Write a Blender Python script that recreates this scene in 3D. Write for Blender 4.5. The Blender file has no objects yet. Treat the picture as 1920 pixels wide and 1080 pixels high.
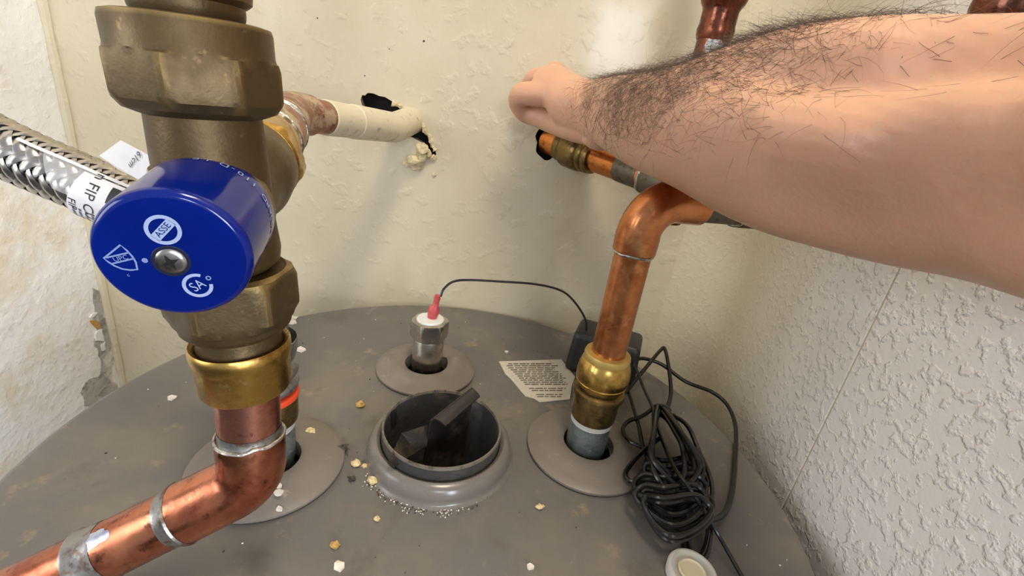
import bpy, bmesh, math, random
from mathutils import Vector, Matrix, noise
random.seed(7)
S = bpy.context.scene
COL = S.collection
V3 = Vector

# ------------------------------------------------------------------ camera
FPX = 850.0
PITCH, ROLL, CAMZ = math.atan(850/2134.1), -math.atan2(320, 2110), 0.22
_fw = V3((0, math.cos(PITCH), -math.sin(PITCH))); _r = V3((1, 0, 0)); _d = _fw.cross(_r)
CR = math.cos(ROLL)*_r + math.sin(ROLL)*_d
CD = -math.sin(ROLL)*_r + math.cos(ROLL)*_d
CO = V3((0, 0, CAMZ))
cam_data = bpy.data.cameras.new('camera'); cam = bpy.data.objects.new('camera', cam_data); COL.objects.link(cam)
cam_data.sensor_width = 36; cam_data.lens = FPX/1920*36; cam_data.clip_start = 0.005; cam_data.clip_end = 50
cam.matrix_world = Matrix(((CR.x, -CD.x, -_fw.x, CO.x), (CR.y, -CD.y, -_fw.y, CO.y), (CR.z, -CD.z, -_fw.z, CO.z), (0, 0, 0, 1)))
S.camera = cam

# ------------------------------------------------------------------ light
S.view_settings.view_transform = 'Standard'; S.view_settings.look = 'None'
S.view_settings.exposure = 0.16; S.view_settings.gamma = 1.0; S.view_settings.use_curve_mapping = False
W = bpy.data.worlds.new('room_light'); S.world = W; W.use_nodes = True
W.node_tree.nodes['Background'].inputs[0].default_value = (0.86, 0.90, 1.0, 1)
W.node_tree.nodes['Background'].inputs[1].default_value = 0.48

def area(name, loc, target, size, size_y, power, color):
    l = bpy.data.lights.new(name, 'AREA'); l.shape = 'RECTANGLE'; l.size = size; l.size_y = size_y
    l.energy = power; l.color = color
    o = bpy.data.objects.new(name, l); COL.objects.link(o); o.location = loc
    o.rotation_euler = (V3(target)-V3(loc)).to_track_quat('-Z', 'Y').to_euler()
    return o
area('ceiling_lamp', (0.17, -0.08, 1.15), (0.0, 0.25, 0.0), 0.32, 0.32, 9.4, (1.0, 0.89, 0.72))
area('opening_daylight', (-1.10, -0.55, 0.42), (0.22, 0.2, 0.05), 0.60, 0.60, 6.8, (0.90, 0.94, 1.0))
area('hall_window', (0.25, -1.00, 0.50), (0.0, 0.4, 0.1), 0.18, 0.22, 2.8, (0.84, 0.91, 1.0))
area('side_window', (0.62, -0.72, 0.24), (-0.44, 0.38, -0.02), 0.40, 0.40, 14.0, (0.78, 0.87, 1.0))

# ------------------------------------------------------------------ measuring helpers (a pixel's ray met with a real plane)
def ray(u, v): return _fw + CR*((u-960)/FPX) + CD*((v-540)/FPX)
def atz(u, v, z=0.0):
    r = ray(u, v); return CO + r*((z-CO.z)/r.z)
def aty(u, v, y):
    r = ray(u, v); return CO + r*(y/r.y)
def atd(u, v, d): return CO + ray(u, v)*d
def atp(u, v, P, n):
    r = ray(u, v); return CO + r*((P-CO).dot(n)/r.dot(n))

# ------------------------------------------------------------------ object helpers
def root(name, loc, label=None, cat=None, group=None):
    o = bpy.data.objects.new(name, None); COL.objects.link(o); o.location = loc
    o.empty_display_size = 0.02
    if label: o['label'] = label
    if cat: o['category'] = cat
    if group: o['group'] = group
    return o
def origin(o):
    p = V3(o.location)
    while o.parent: o = o.parent; p = p + V3(o.location)
    return p
def obj(name, verts, faces, mat, parent=None, smooth=True, label=None, kind=None, cat=None, group=None, center=None, auto=40):
    m = bpy.data.meshes.new(name)
    base = origin(parent) if parent else V3((0, 0, 0))
    loc = V3((0, 0, 0))
    if center is not None: loc = V3(center)-base
    off = base+loc
    m.from_pydata([tuple(V3(v)-off) for v in verts], [], faces)
    m.validate(); m.update()
    bm = bmesh.new(); bm.from_mesh(m); bmesh.ops.recalc_face_normals(bm, faces=bm.faces)
    if smooth:
        a = math.radians(auto)
        for f in bm.faces: f.smooth = True
        for e in bm.edges:
            if len(e.link_faces) == 2 and e.calc_face_angle(0) > a: e.smooth = False
    bm.to_mesh(m); bm.free()
    o = bpy.data.objects.new(name, m); COL.objects.link(o)
    o.location = loc
    if parent: o.parent = parent
    if mat: m.materials.append(mat)
    if label: o['label'] = label
    if kind: o['kind'] = kind
    if cat: o['category'] = cat
    if group: o['group'] = group
    return o
def frame(axis):
    a = V3(axis).normalized()
    up = V3((0, 0, 1)) if abs(a.z) < 0.9 else V3((0, 1, 0))
    x = a.cross(up).normalized(); y = x.cross(a).normalized()
    return x, y, a
def rev(profile, O, axis, seg=48, cap0=True, cap1=True, rot=0.0, sides=6):
    """surface of revolution; profile rows (r, s) or (r, s, apothem) for a polygonal nut"""
    x, y, a = frame(axis); O = V3(O); vs = []; fs = []
    for row in profile:
        r, s = row[0], row[1]; ap = row[2] if len(row) > 2 else None
        for i in range(seg):
            t = 2*math.pi*i/seg; rr = r
            if ap:
                k = 2*math.pi/sides; q = ((t+rot) % k)-k/2
                rr = min(r, ap/math.cos(q))
            vs.append(O + x*(rr*math.cos(t)) + y*(rr*math.sin(t)) + a*s)
    n = len(profile)
    for j in range(n-1):
        for i in range(seg):
            i2 = (i+1) % seg
            fs.append((j*seg+i, j*seg+i2, (j+1)*seg+i2, (j+1)*seg+i))
    if cap0 and profile[0][0] > 1e-6: fs.append(tuple(range(seg))[::-1])
    if cap1 and profile[-1][0] > 1e-6: fs.append(tuple((n-1)*seg+i for i in range(seg)))
    return vs, fs
def smooth_path(pts, n=8, closed=False):
    P = [V3(p) for p in pts]; out = []
    N = len(P)
    rng = range(N if closed else N-1)
    for i in rng:
        if closed: p0, p1, p2, p3 = P[(i-1) % N], P[i], P[(i+1) % N], P[(i+2) % N]
        else:
            p1, p2 = P[i], P[i+1]; p0 = P[i-1] if i > 0 else p1*2-p2; p3 = P[i+2] if i+2 < N else p2*2-p1
        for k in range(n):
            t = k/n
            out.append(0.5*((2*p1)+(p2-p0)*t+(2*p0-5*p1+4*p2-p3)*t*t+(3*p1-p0-3*p2+p3)*t**3))
    if not closed: out.append(P[-1])
    return out
def tube(path, rad, seg=12, closed=False, caps=True, flat=1.0):
    P = [V3(p) for p in path]; n = len(P); vs = []; fs = []
    T = []
    for i in range(n):
        if closed: t = P[(i+1) % n]-P[(i-1) % n]
        else: t = P[min(i+1, n-1)]-P[max(i-1, 0)]
        T.append(t.normalized() if t.length > 1e-9 else V3((0, 0, 1)))
    x, y, _ = frame(T[0]); X = x
    for i in range(n):
        X = (X - T[i]*X.dot(T[i])).normalized(); Y = T[i].cross(X)
        r = rad[i] if isinstance(rad, (list, tuple)) else rad
        for k in range(seg):
            a = 2*math.pi*k/seg
            vs.append(P[i] + X*(r*math.cos(a)) + Y*(r*flat*math.sin(a)))
    m = n if closed else n-1
    for j in range(m):
        j2 = (j+1) % n
        for k in range(seg):
            k2 = (k+1) % seg
            fs.append((j*seg+k, j*seg+k2, j2*seg+k2, j2*seg+k))
    if caps and not closed:
        fs.append(tuple(range(seg))[::-1]); fs.append(tuple((n-1)*seg+k for k in range(seg)))
    return vs, fs
def join(*parts):
    vs = []; fs = []
    for v, f in parts:
        o = len(vs); vs += list(v); fs += [tuple(i+o for i in q) for q in f]
    return vs, fs
def bend(A, K, B, R, n=10):
    """path A->K->B with the corner rounded to radius R"""
    A, K, B = V3(A), V3(K), V3(B); d1 = (A-K).normalized(); d2 = (B-K).normalized()
    ang = d1.angle(d2); L = R/math.tan(ang/2); s, e = K+d1*L, K+d2*L
    bis = (d1+d2).normalized(); c = K + bis*(R/math.sin(ang/2))
    v1, v2 = s-c, e-c; out = []
    tot = v1.angle(v2); ax = v1.cross(v2).normalized()
    for i in range(n+1): out.append(c + Matrix.Rotation(tot*i/n, 3, ax) @ v1)
    return out
def resample(P, step):
    out = [P[0]]
    for a, b in zip(P, P[1:]):
        k = max(1, int((b-a).length/step))
        for i in range(1, k+1): out.append(a.lerp(b, i/k))
    return out
def lump(c, r, seed, squash=(1, 1, 1), rough=0.45, sub=2, cut=None):
    bm = bmesh.new(); bmesh.ops.create_icosphere(bm, subdivisions=sub, radius=1)
    vs = []; c = V3(c)
    for v in bm.verts:
        n = 1+rough*noise.noise(v.co*1.7+V3((seed*7.3, seed*3.1, seed)))
        p = v.co*n*r; vs.append(c+V3((p.x*squash[0], p.y*squash[1], p.z*squash[2])))
    fs = [tuple(v.index for v in f.verts) for f in bm.faces]; bm.free()
    return vs, fs
def slab(poly, z0, z1, jitter=0.0):
    """a flat piece with thickness from a closed outline of points"""
    n = len(poly); vs = [V3((p[0], p[1], z0)) for p in poly]+[V3((p[0], p[1], z1+random.uniform(-jitter, jitter))) for p in poly]
    fs = [tuple(range(n))[::-1], tuple(range(n, 2*n))]+[(i, (i+1) % n, n+(i+1) % n, n+i) for i in range(n)]
    return vs, fs
def prism(poly3, nrm, th):
    n = len(poly3); nv = V3(nrm)*th
    vs = [V3(p) for p in poly3]+[V3(p)+nv for p in poly3]
    fs = [tuple(range(n))[::-1], tuple(range(n, 2*n))]+[(i, (i+1) % n, n+(i+1) % n, n+i) for i in range(n)]
    return vs, fs
def text_geo(s, size, align='CENTER'):
    cu = bpy.data.curves.new('tmp_text', 'FONT'); cu.body = s; cu.size = size; cu.align_x = align; cu.align_y = 'CENTER'
    cu.resolution_u = 3
    o = bpy.data.objects.new('tmp_text', cu); COL.objects.link(o)
    bpy.context.view_layer.update()
    m = o.evaluated_get(bpy.context.evaluated_depsgraph_get()).to_mesh()
    vs = [v.co.copy() for v in m.vertices]; fs = [tuple(p.vertices) for p in m.polygons]
    bpy.data.objects.remove(o); bpy.data.curves.remove(cu)
    return vs, fs

# ------------------------------------------------------------------ materials
def lin(c):
    return tuple((x/12.92 if x <= 0.04045 else ((x+0.055)/1.055)**2.4) for x in (k/255 for k in c))+(1,)
def M(name, base, rough=0.5, metal=0.0, spots=(), bumps=(), sss=0, rvar=None, coat=0, spec=0.5, alpha=None):
    m = bpy.data.materials.new(name); m.use_nodes = True; nt = m.node_tree; N = nt.nodes; L = nt.links
    b = N['Principled BSDF']; b.inputs['Roughness'].default_value = rough; b.inputs['Metallic'].default_value = metal
    b.inputs['Specular IOR Level'].default_value = spec
    b.inputs['Coat Weight'].default_value = coat; b.inputs['Coat Roughness'].default_value = 0.12
    if sss:
        b.inputs['Subsurface Weight'].default_value = 1.0; b.inputs['Subsurface Radius'].default_value = (1.0, 0.35, 0.2)
        b.inputs['Subsurface Scale'].default_value = sss
    if alpha is not None: b.inputs['Alpha'].default_value = alpha
    tc = N.new('ShaderNodeTexCoord'); geo = tc.outputs['Object']
    col = None
    for sp in spots:          # (colour, scale, lo, hi[, stretch vector])
        c, sc, lo, hi = sp[:4]
        src = geo
        if len(sp) > 4:
            mp = N.new('ShaderNodeMapping'); L.new(geo, mp.inputs[0]); mp.inputs['Scale'].default_value = sp[4]
            src = mp.outputs[0]
        no = N.new('ShaderNodeTexNoise'); no.inputs['Scale'].default_value = sc; no.inputs['Detail'].default_value = 6
        no.inputs['Roughness'].default_value = 0.65
        L.new(src, no.inputs['Vector'])
        rp = N.new('ShaderNodeMapRange'); rp.inputs[1].default_value = lo; rp.inputs[2].default_value = hi
        L.new(no.outputs['Fac'], rp.inputs[0])
        mx = N.new('ShaderNodeMix'); mx.data_type = 'RGBA'
        L.new(rp.outputs[0], mx.inputs[0])
        if col is None: mx.inputs[6].default_value = lin(base)
        else: L.new(col, mx.inputs[6])
        mx.inputs[7].default_value = lin(c); col = mx.outputs[2]
    if col is None: b.inputs['Base Color'].default_value = lin(base)
    else: L.new(col, b.inputs['Base Color'])
    if rvar:
        no = N.new('ShaderNodeTexNoise'); no.inputs['Scale'].default_value = rvar[0]; L.new(geo, no.inputs['Vector'])
        no.inputs['Detail'].default_value = 4
        rp = N.new('ShaderNodeMapRange'); rp.inputs[1].default_value = 0.35; rp.inputs[2].default_value = 0.65
        rp.inputs[3].default_value = rvar[1]; rp.inputs[4].default_value = rvar[2]
        L.new(no.outputs['Fac'], rp.inputs[0]); L.new(rp.outputs[0], b.inputs['Roughness'])
    last = None
    for bp in bumps:          # (kind, scale, distance[, lo, hi])
        if bp[0] == 'noise':
            no = N.new('ShaderNodeTexNoise'); no.inputs['Scale'].default_value = bp[1]; no.inputs['Detail'].default_value = 4
            out = no.outputs['Fac']
        else:
            no = N.new('ShaderNodeTexVoronoi'); no.inputs['Scale'].default_value = bp[1]; out = no.outputs['Distance']
        L.new(geo, no.inputs['Vector'])
        if len(bp) > 3:
            rp = N.new('ShaderNodeMapRange'); rp.interpolation_type = 'SMOOTHSTEP'
            rp.inputs[1].default_value = bp[3]; rp.inputs[2].default_value = bp[4]
            L.new(out, rp.inputs[0]); out = rp.outputs[0]
        bu = N.new('ShaderNodeBump'); bu.inputs['Strength'].default_value = 1.0; bu.inputs['Distance'].default_value = bp[2]
        L.new(out, bu.inputs['Height'])
        if last: L.new(last, bu.inputs['Normal'])
        last = bu.outputs[0]
    if last: L.new(last, b.inputs['Normal'])
    m['bsdf'] = b.name
    return m

m_wall = M('wall_paint', (214, 203, 175), 0.36, 0, [((206, 194, 164), 9, .4, .65), ((148, 140, 118), 55, .72, .78)],
           [('noise', 70, .00045, .52, .72), ('noise', 260, .00012)], rvar=(14, .28, .42), coat=.30)
m_walll = M('wall_paint_left', (240, 236, 230), 0.5, 0, [((226, 212, 186), 9, .54, .68), ((150, 146, 138), 60, .70, .76)],
            [('noise', 40, .0008, .42, .74), ('noise', 120, .0003, .45, .68)])
m_wallr = M('wall_knockdown', (236, 231, 224), 0.42, 0, [((234, 228, 218), 10, .45, .6)],
            [('noise', 175, .0007, .48, .66), ('noise', 420, .00015)])
def fade(m, colour, y0, y1, floor_=0.0):
    # towards the back corner (larger Y) the knock-down texture thins out and beige takes over, part paint, part light put into the colour
    nt = m.node_tree; b = nt.nodes[m['bsdf']]; tc = nt.nodes.new('ShaderNodeTexCoord'); sp = nt.nodes.new('ShaderNodeSeparateXYZ')
    nt.links.new(tc.outputs['Object'], sp.inputs[0]); r = nt.nodes.new('ShaderNodeMapRange'); r.interpolation_type = 'SMOOTHSTEP'
    r.inputs[1].default_value = y0; r.inputs[2].default_value = y1; nt.links.new(sp.outputs['Y'], r.inputs[0])
    mx = nt.nodes.new('ShaderNodeMix'); mx.data_type = 'RGBA'; old = b.inputs['Base Color'].links[0].from_socket
    nt.links.new(r.outputs[0], mx.inputs[0]); nt.links.new(old, mx.inputs[6]); mx.inputs[7].default_value = lin(colour); nt.links.new(mx.outputs[2], b.inputs['Base Color'])
    q = nt.nodes.new('ShaderNodeMapRange'); q.inputs[1].default_value = 0; q.inputs[2].default_value = 1; q.inputs[3].default_value = 1; q.inputs[4].default_value = .30
    nt.links.new(r.outputs[0], q.inputs[0])
    for n in nt.nodes:
        if n.type == 'BUMP': nt.links.new(q.outputs[0], n.inputs['Strength'])
fade(m_wallr, (214, 203, 175), .27, .415)
m_mold = M('mould_stain', (178, 174, 166), .7, 0, [((126, 124, 116), 50, .48, .68), ((216, 211, 203), 34, .52, .62)], [('noise', 200, .0012)])
m_plaster = M('plaster_crumb', (222, 206, 166), .85, 0, [((196, 178, 138), 150, .45, .62)], [('noise', 500, .0006)])
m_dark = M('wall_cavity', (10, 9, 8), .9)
m_floor = M('floor_concrete', (110, 105, 98), .8, 0, [((90, 86, 80), 8, .4, .7)])
m_tank = M('tank_paint', (106, 102, 97), 0.42, 0,
           [((118, 110, 98), 16, .50, .66), ((98, 92, 84), 26, .58, .70), ((150, 132, 106), 42, .60, .74), ((78, 71, 62), 110, .67, .75)],
           [('noise', 30, .0006)], rvar=(30, .30, .55))
m_flange = M('flange_paint', (120, 111, 101), .45, 0, [((118, 108, 96), 70, .56, .7), ((150, 138, 118), 120, .62, .72)], [('noise', 60, .0006)])
m_collar = M('collar_paint', (114, 108, 100), .24, 0, [((108, 100, 90), 90, .6, .7)], rvar=(60, .18, .30))
m_black = M('flue_black', (66, 65, 64), .42, .2, [((92, 86, 76), 50, .52, .7), ((44, 43, 43), 90, .56, .7)], [('noise', 200, .0002)])
m_blackedge = M('flue_blade_black', (48, 44, 41), .40, .3, [((92, 80, 68), 60, .52, .7)])
m_brass = M('cast_brass', (94, 77, 50), .46, .75, [((84, 67, 42), 60, .48, .66), ((136, 112, 72), 200, .62, .74)],
            [('noise', 900, .00008), ('noise', 120, .00015)], rvar=(80, .42, .56))
def worn(m, colour, lo, hi):
    nt = m.node_tree; b = nt.nodes[m['bsdf']]; g = nt.nodes.new('ShaderNodeNewGeometry'); r = nt.nodes.new('ShaderNodeMapRange')
    r.inputs[1].default_value = lo; r.inputs[2].default_value = hi; nt.links.new(g.outputs['Pointiness'], r.inputs[0])
    mx = nt.nodes.new('ShaderNodeMix'); mx.data_type = 'RGBA'; old = b.inputs['Base Color'].links[0].from_socket
    nt.links.new(r.outputs[0], mx.inputs[0]); nt.links.new(old, mx.inputs[6]); mx.inputs[7].default_value = lin(colour)
    nt.links.new(mx.outputs[2], b.inputs['Base Color'])
worn(m_brass, (186, 154, 92), .535, .62)
m_brass2 = M('bright_brass', (196, 158, 84), .26, 1, [((150, 112, 54), 90, .5, .68), ((208, 176, 110), 260, .6, .7)],
             [('noise', 160, .00015)], rvar=(90, .2, .38))
m_brassold = M('aged_brass', (128, 106, 62), .36, .85, [((88, 72, 46), 100, .46, .62), ((162, 134, 80), 70, .58, .7)], [('noise', 260, .0002)])
m_copper = M('copper_pink', (226, 160, 138), .28, 1, [((184, 108, 84), 60, .45, .65), ((120, 70, 52), 110, .62, .70), ((70, 46, 38), 190, .68, .74)],
             rvar=(60, .18, .36))
m_copelb = M('copper_stained', (196, 126, 92), .28, 1, [((164, 92, 66), 50, .42, .6), ((84, 52, 42), 95, .58, .68), ((92, 96, 84), 120, .69, .75)],
             [('noise', 300, .0001)], rvar=(70, .2, .42))
m_copbrn = M('copper_brown', (206, 136, 88), .26, 1, [((164, 98, 58), 28, .42, .62), ((216, 160, 104), 40, .56, .7), ((104, 66, 48), 120, .66, .74)],
             rvar=(50, .2, .4))
m_copdk = M('copper_varnished', (122, 72, 52), .30, .9, [((84, 54, 42), 60, .42, .6), ((160, 100, 78), 90, .58, .7), ((188, 190, 180), 46, .62, .66)],
            [('noise', 180, .0003)], rvar=(90, .15, .45))
m_copgrey = M('fluxed_copper', (112, 104, 88), .5, .7, [((146, 100, 70), 70, .52, .66), ((82, 78, 66), 140, .5, .65)])
m_solder = M('solder', (196, 192, 182), .30, 1, [((128, 122, 112), 160, .5, .66)], [('noise', 420, .0004)], rvar=(200, .2, .5))
m_soldgrey = M('tinned_copper', (150, 146, 140), .38, .9, [((120, 96, 78), 120, .5, .62), ((88, 84, 76), 200, .56, .68)], [('noise', 300, .0002)])
m_galv = M('galvanised_steel', (138, 146, 144), .5, .75, [((104, 114, 116), 120, .45, .62), ((182, 186, 180), 220, .6, .7)], [('noise', 300, .0002)])
m_steel = M('machined_steel', (206, 202, 194), .32, 1, [((186, 180, 170), 40, .42, .6, (1, 1, .15))], rvar=(60, .2, .34))
m_tape = M('thread_tape', (190, 188, 180), .6, 0, (), [('noise', 400, .0004)])
m_orange = M('orange_gasket', (232, 78, 40), .5)
m_bellow = M('grey_corrugated_metal', (150, 150, 148), .42, .85, [((112, 112, 110), 150, .5, .65)])
m_white = M('white_nylon', (224, 224, 220), .42, 0, [((206, 204, 198), 120, .5, .7)], sss=0.0005)
m_red = M('red_vinyl', (196, 88, 86), .42, 0, [((176, 70, 70), 220, .5, .66)], sss=0.0004)
m_cable = M('black_cable', (16, 15, 14), .30, 0, [((28, 26, 23), 180, .5, .7)])
m_plug = M('black_plastic', (33, 32, 31), .45, 0, [((44, 42, 40), 200, .5, .7)], [('noise', 1600, .00005)])
m_blue = M('blue_plastic', (0, 24, 106), .13, 0, [((0, 21, 96), 30, .45, .7)], spec=.4)
m_print = M('white_print', (150, 162, 192), .45)
m_printdim = M('grey_print', (118, 134, 176), .45)
m_screw = M('screw_steel', (170, 164, 156), .30, 1, [((120, 114, 108), 300, .5, .66)])
m_recess_shade = M('screw_recess_shade', (38, 34, 32), .6, .6)
m_braid = M('steel_braid', (190, 184, 176), .26, 1, [((160, 154, 146), 90, .45, .65)], rvar=(120, .18, .36))
m_braidin = M('hose_core', (120, 114, 108), .6, .6)
m_label = M('label_paper', (222, 216, 212), .42, 0, [((206, 200, 196), 30, .5, .7)])
m_ink = M('black_ink', (34, 32, 33), .5)
m_inkgrey = M('grey_ink', (92, 92, 96), .5)
m_film = M('clear_film', (232, 230, 226), .12, 0, alpha=.16, spec=.7)
m_paper = M('sticker_paper', (204, 196, 176), .7, 0, [((170, 156, 128), 70, .56, .68), ((92, 80, 64), 130, .68, .73)], [('noise', 200, .0003)])
m_paperink = M('faded_ink', (112, 104, 92), .7)
m_paintedpipe = M('overpainted_pipe', (216, 206, 178), .42, 0, [((176, 160, 132), 90, .58, .68), ((128, 112, 92), 130, .66, .72)], [('noise', 90, .0005)])
m_coprub = M('scuffed_copper_pipe', (158, 112, 88), .45, .6, [((196, 176, 150), 60, .48, .6), ((108, 66, 48), 80, .54, .66)], [('noise', 200, .0004)])
m_chip = M('white_paint_flake', (226, 220, 208), .6, 0, [((206, 196, 176), 300, .5, .66)])
m_crumb = M('yellow_crumb', (214, 192, 142), .8, 0, [((184, 150, 92), 400, .5, .64)], [('noise', 900, .0005)])
m_tancrumb = M('tan_crumb', (190, 152, 84), .8, 0, [((150, 112, 60), 400, .5, .64)], [('noise', 900, .0005)])
m_dirt = M('dark_dirt', (74, 66, 54), .9, 0, [((48, 42, 34), 500, .45, .6)])
m_hair = M('arm_hair_brown', (84, 64, 50), .5)
m_cup = M('translucent_plastic', (196, 192, 184), .35, 0, [((206, 196, 168), 40, .5, .65)], sss=0.002)
m_skin = M('skin', (206, 160, 131), .45, 0, [((212, 167, 138), 10, .40, .65), ((188, 138, 110), 260, .66, .78)],
           [('noise', 420, .00022), ('noise', 110, .0003)], sss=0.0022, rvar=(60, .38, .52))

# ================================================================== setting: walls and floor
YW, XL, XR, ZT, ZB = 0.476, -0.483, 0.221, 1.15, -1.35
def wall_back():
    hole = [(676, 187), (679, 178), (684, 179), (690, 174), (700, 175), (711, 180), (722, 182), (735, 190), (752, 197), (764, 206), (777, 216),
            (789, 230), (797, 244), (806, 254), (808, 268), (816, 281), (818, 290), (806, 294), (797, 288), (788, 266), (774, 258), (752, 252), (722, 240), (694, 214), (681, 203)]
    h1 = [aty(u, v, YW) for u, v in hole]
    pc = aty(1032, 266, YW); h2 = []
    for i in range(36):
        a = 2*math.pi*i/36; r = .0158*(1+.1*math.sin(3*a+1)+.05*math.sin(7*a))
        h2.append(pc+V3((r*math.cos(a), 0, r*math.sin(a)*1.05)))
    vs = []; fs = []
    bm = bmesh.new(); edges = []
    for loop in ([V3((XL-.02, YW, ZB)), V3((XR+.02, YW, ZB)), V3((XR+.02, YW, ZT)), V3((XL-.02, YW, ZT))], h1, h2):
        bv = [bm.verts.new(p) for p in loop]
        for a, b in zip(bv, bv[1:]+bv[:1]): edges.append(bm.edges.new((a, b)))
    bmesh.ops.triangle_fill(bm, use_beauty=True, use_dissolve=False, edges=edges)
    bm.verts.index_update()
    vs = [v.co.copy() for v in bm.verts]; fs = [tuple(v.index for v in f.verts) for f in bm.faces]; bm.free()
    for loop in (h1, h2):          # broken edges of the plaster skin, then a cavity
        n = len(loop); o = len(vs)
        c = sum(loop, V3())/n
        for k in range(4):
            for p in loop:
                q = c+(p-c)*(1+.03*k)
                w = .0012*noise.noise(p*260+V3((k, 0, 3)))
                vs.append(V3((q.x+w, YW+.0045*k, q.z+w)))
        for k in range(3):
            for i in range(n):
                j = (i+1) % n; fs.append((o+k*n+i, o+k*n+j, o+(k+1)*n+j, o+(k+1)*n+i))
    return obj('wall_back', vs, fs, m_wall, kind='structure', smooth=False), h1, pc
wb, hole1, pipehole = wall_back()
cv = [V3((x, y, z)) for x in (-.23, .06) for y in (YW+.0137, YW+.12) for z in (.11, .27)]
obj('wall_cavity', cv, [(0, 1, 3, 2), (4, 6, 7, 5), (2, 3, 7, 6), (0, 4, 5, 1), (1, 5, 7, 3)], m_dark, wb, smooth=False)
# broken plaster round the hole
for i, (u, v, y, r, sq) in enumerate([(791, 279, .469, .0062, (1, .8, 1)), (778, 300, .4705, .0070, (1.25, .7, .8)), (792, 296, .471, .0056, (.9, .7, 1.1)), (768, 306, .473, .0052, (1.3, .5, .6)),
                                      (803, 288, .473, .0048, (.7, .6, 1)), (812, 296, .4745, .0030, (1, .5, 1)), (779, 314, .474, .0050, (1.3, .45, .6)), (814, 328, .4755, .0022, (1, .4, 1))]):
    vs, fs = lump(aty(u, v, y), r, 11+i, sq, .8, 2); obj('plaster_lump', vs, fs, m_plaster, wb, smooth=False)
rim = smooth_path([aty(u, v, YW+.001) for u, v in [(736, 193), (752, 198), (766, 207), (779, 218), (791, 233), (799, 247), (807, 257), (810, 270), (816, 283)]], 5)
vs, fs = tube(rim, [.0026+.0012*noise.noise(p*300) for p in rim], 9)
vs = [p+V3((1, .4, 1))*(.0014*noise.noise(p*420)) for p in vs]
obj('broken_plaster_edge', vs, fs, m_plaster, wb, smooth=False)
for u, v, r in [(795, 77, .0011), (595, 34, .0008), (684, 142, .0007), (730, 92, .0006)]:
    vs, fs = lump(aty(u, v, YW), r, int(u), (1, .3, 1), .5, 1); obj('wall_speck', vs, fs, m_dirt, wb)

def plane_wall(name, x, mat, y0, y1, groove=None, curve=0):
    ys = [YW+.02, YW] + ([] if groove is None else [groove+.0011, groove+.0004, groove-.0004, groove-.0011]) + [y1, y0]
    dx = [0, 0] + ([] if groove is None else [0, .0016, .0016, 0]) + [0, 0]
    vs = []; fs = []
    for y, d in zip(ys, dx): vs += [V3((x+d, y, ZB)), V3((x+d, y, ZT))]
    for i in range(len(ys)-1): fs.append((2*i, 2*i+1, 2*i+3, 2*i+2))
    return obj(name, vs, fs, mat, kind='structure', smooth=False)
wr = plane_wall('wall_right', XR, m_wallr, -.18, .05, .2617)
p_ = XR+.0007; obj('seam_filler', [(p_, .2625, ZB), (p_, .2609, ZB), (p_, .2609, ZT), (p_, .2625, ZT)], [(0, 1, 2, 3)], M('seam_caulk', (196, 182, 158), .6), wr, smooth=False)
# soft filled corner between back and right wall
vs = []; fs = []; Rr = .05
for i in range(11):
    a = math.pi/2*i/10
    x = XR-Rr+Rr*math.sin(a); y = YW-Rr+Rr*math.cos(a)
    vs += [V3((x, y, ZB)), V3((x, y, ZT))]
for i in range(10): fs.append((2*i, 2*i+1, 2*i+3, 2*i+2))
obj('trim_corner', vs, fs, m_wallr, kind='structure', label='rounded filled corner', auto=90)
wl = plane_wall('wall_left', XL, m_walll, .10, .25)
# caulk line in the left corner
P = [V3((XL+.002+.0012*noise.noise(V3((0, 0, z*14/100.))), YW-.002, z/100)) for z in range(-40, 90, 2)]
vs, fs = tube(P, [.0045+.0015*noise.noise(p*40) for p in P], 8)
obj('trim_caulk', vs, fs, m_wall, kind='structure')
# damp patch and flaking paint low in the left corner
def left_patch(name, outline, mat, th):
    q = []
    for (u0, v0), (u1, v1) in zip(outline, outline[1:]+outline[:1]):
        for k in range(4):
            u = u0+(u1-u0)*k/4; v = v0+(v1-v0)*k/4
            r = ray(u, v); p = CO+r*((XL-CO.x)/r.x)
            q.append(p+V3((0, .006*noise.noise(p*90), .006*noise.noise(p*90+V3((5, 0, 0))))))
    vs, fs = prism([p+V3((.0001, 0, 0)) for p in q], (1, 0, 0), th)
    return obj(name, vs, fs, mat, wl, smooth=False)
left_patch('damp_patch', [(172, 540), (184, 545), (190, 575), (200, 600), (207, 640), (214, 680), (210, 700), (226, 740), (190, 780), (160, 760), (150, 735), (166, 712), (186, 698), (190, 672), (180, 652), (178, 610), (174, 575)], m_mold, .0004)
for k, o_ in enumerate([[(172, 602), (182, 600), (184, 612), (175, 616)], [(178, 622), (190, 618), (192, 634), (180, 638)], [(168, 585), (178, 582), (176, 596), (170, 597)], [(190, 640), (198, 636), (199, 650), (192, 654)]]):
    left_patch('paint_flake', o_, m_walll if k != 0 else M('rust_spot', (196, 142, 66), .8), .0016)
obj('floor', [(-6, -6, ZB), (6, -6, ZB), (6, 1, ZB), (-6, 1, ZB)], [(0, 1, 2, 3)], m_floor, kind='structure', smooth=False)

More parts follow.
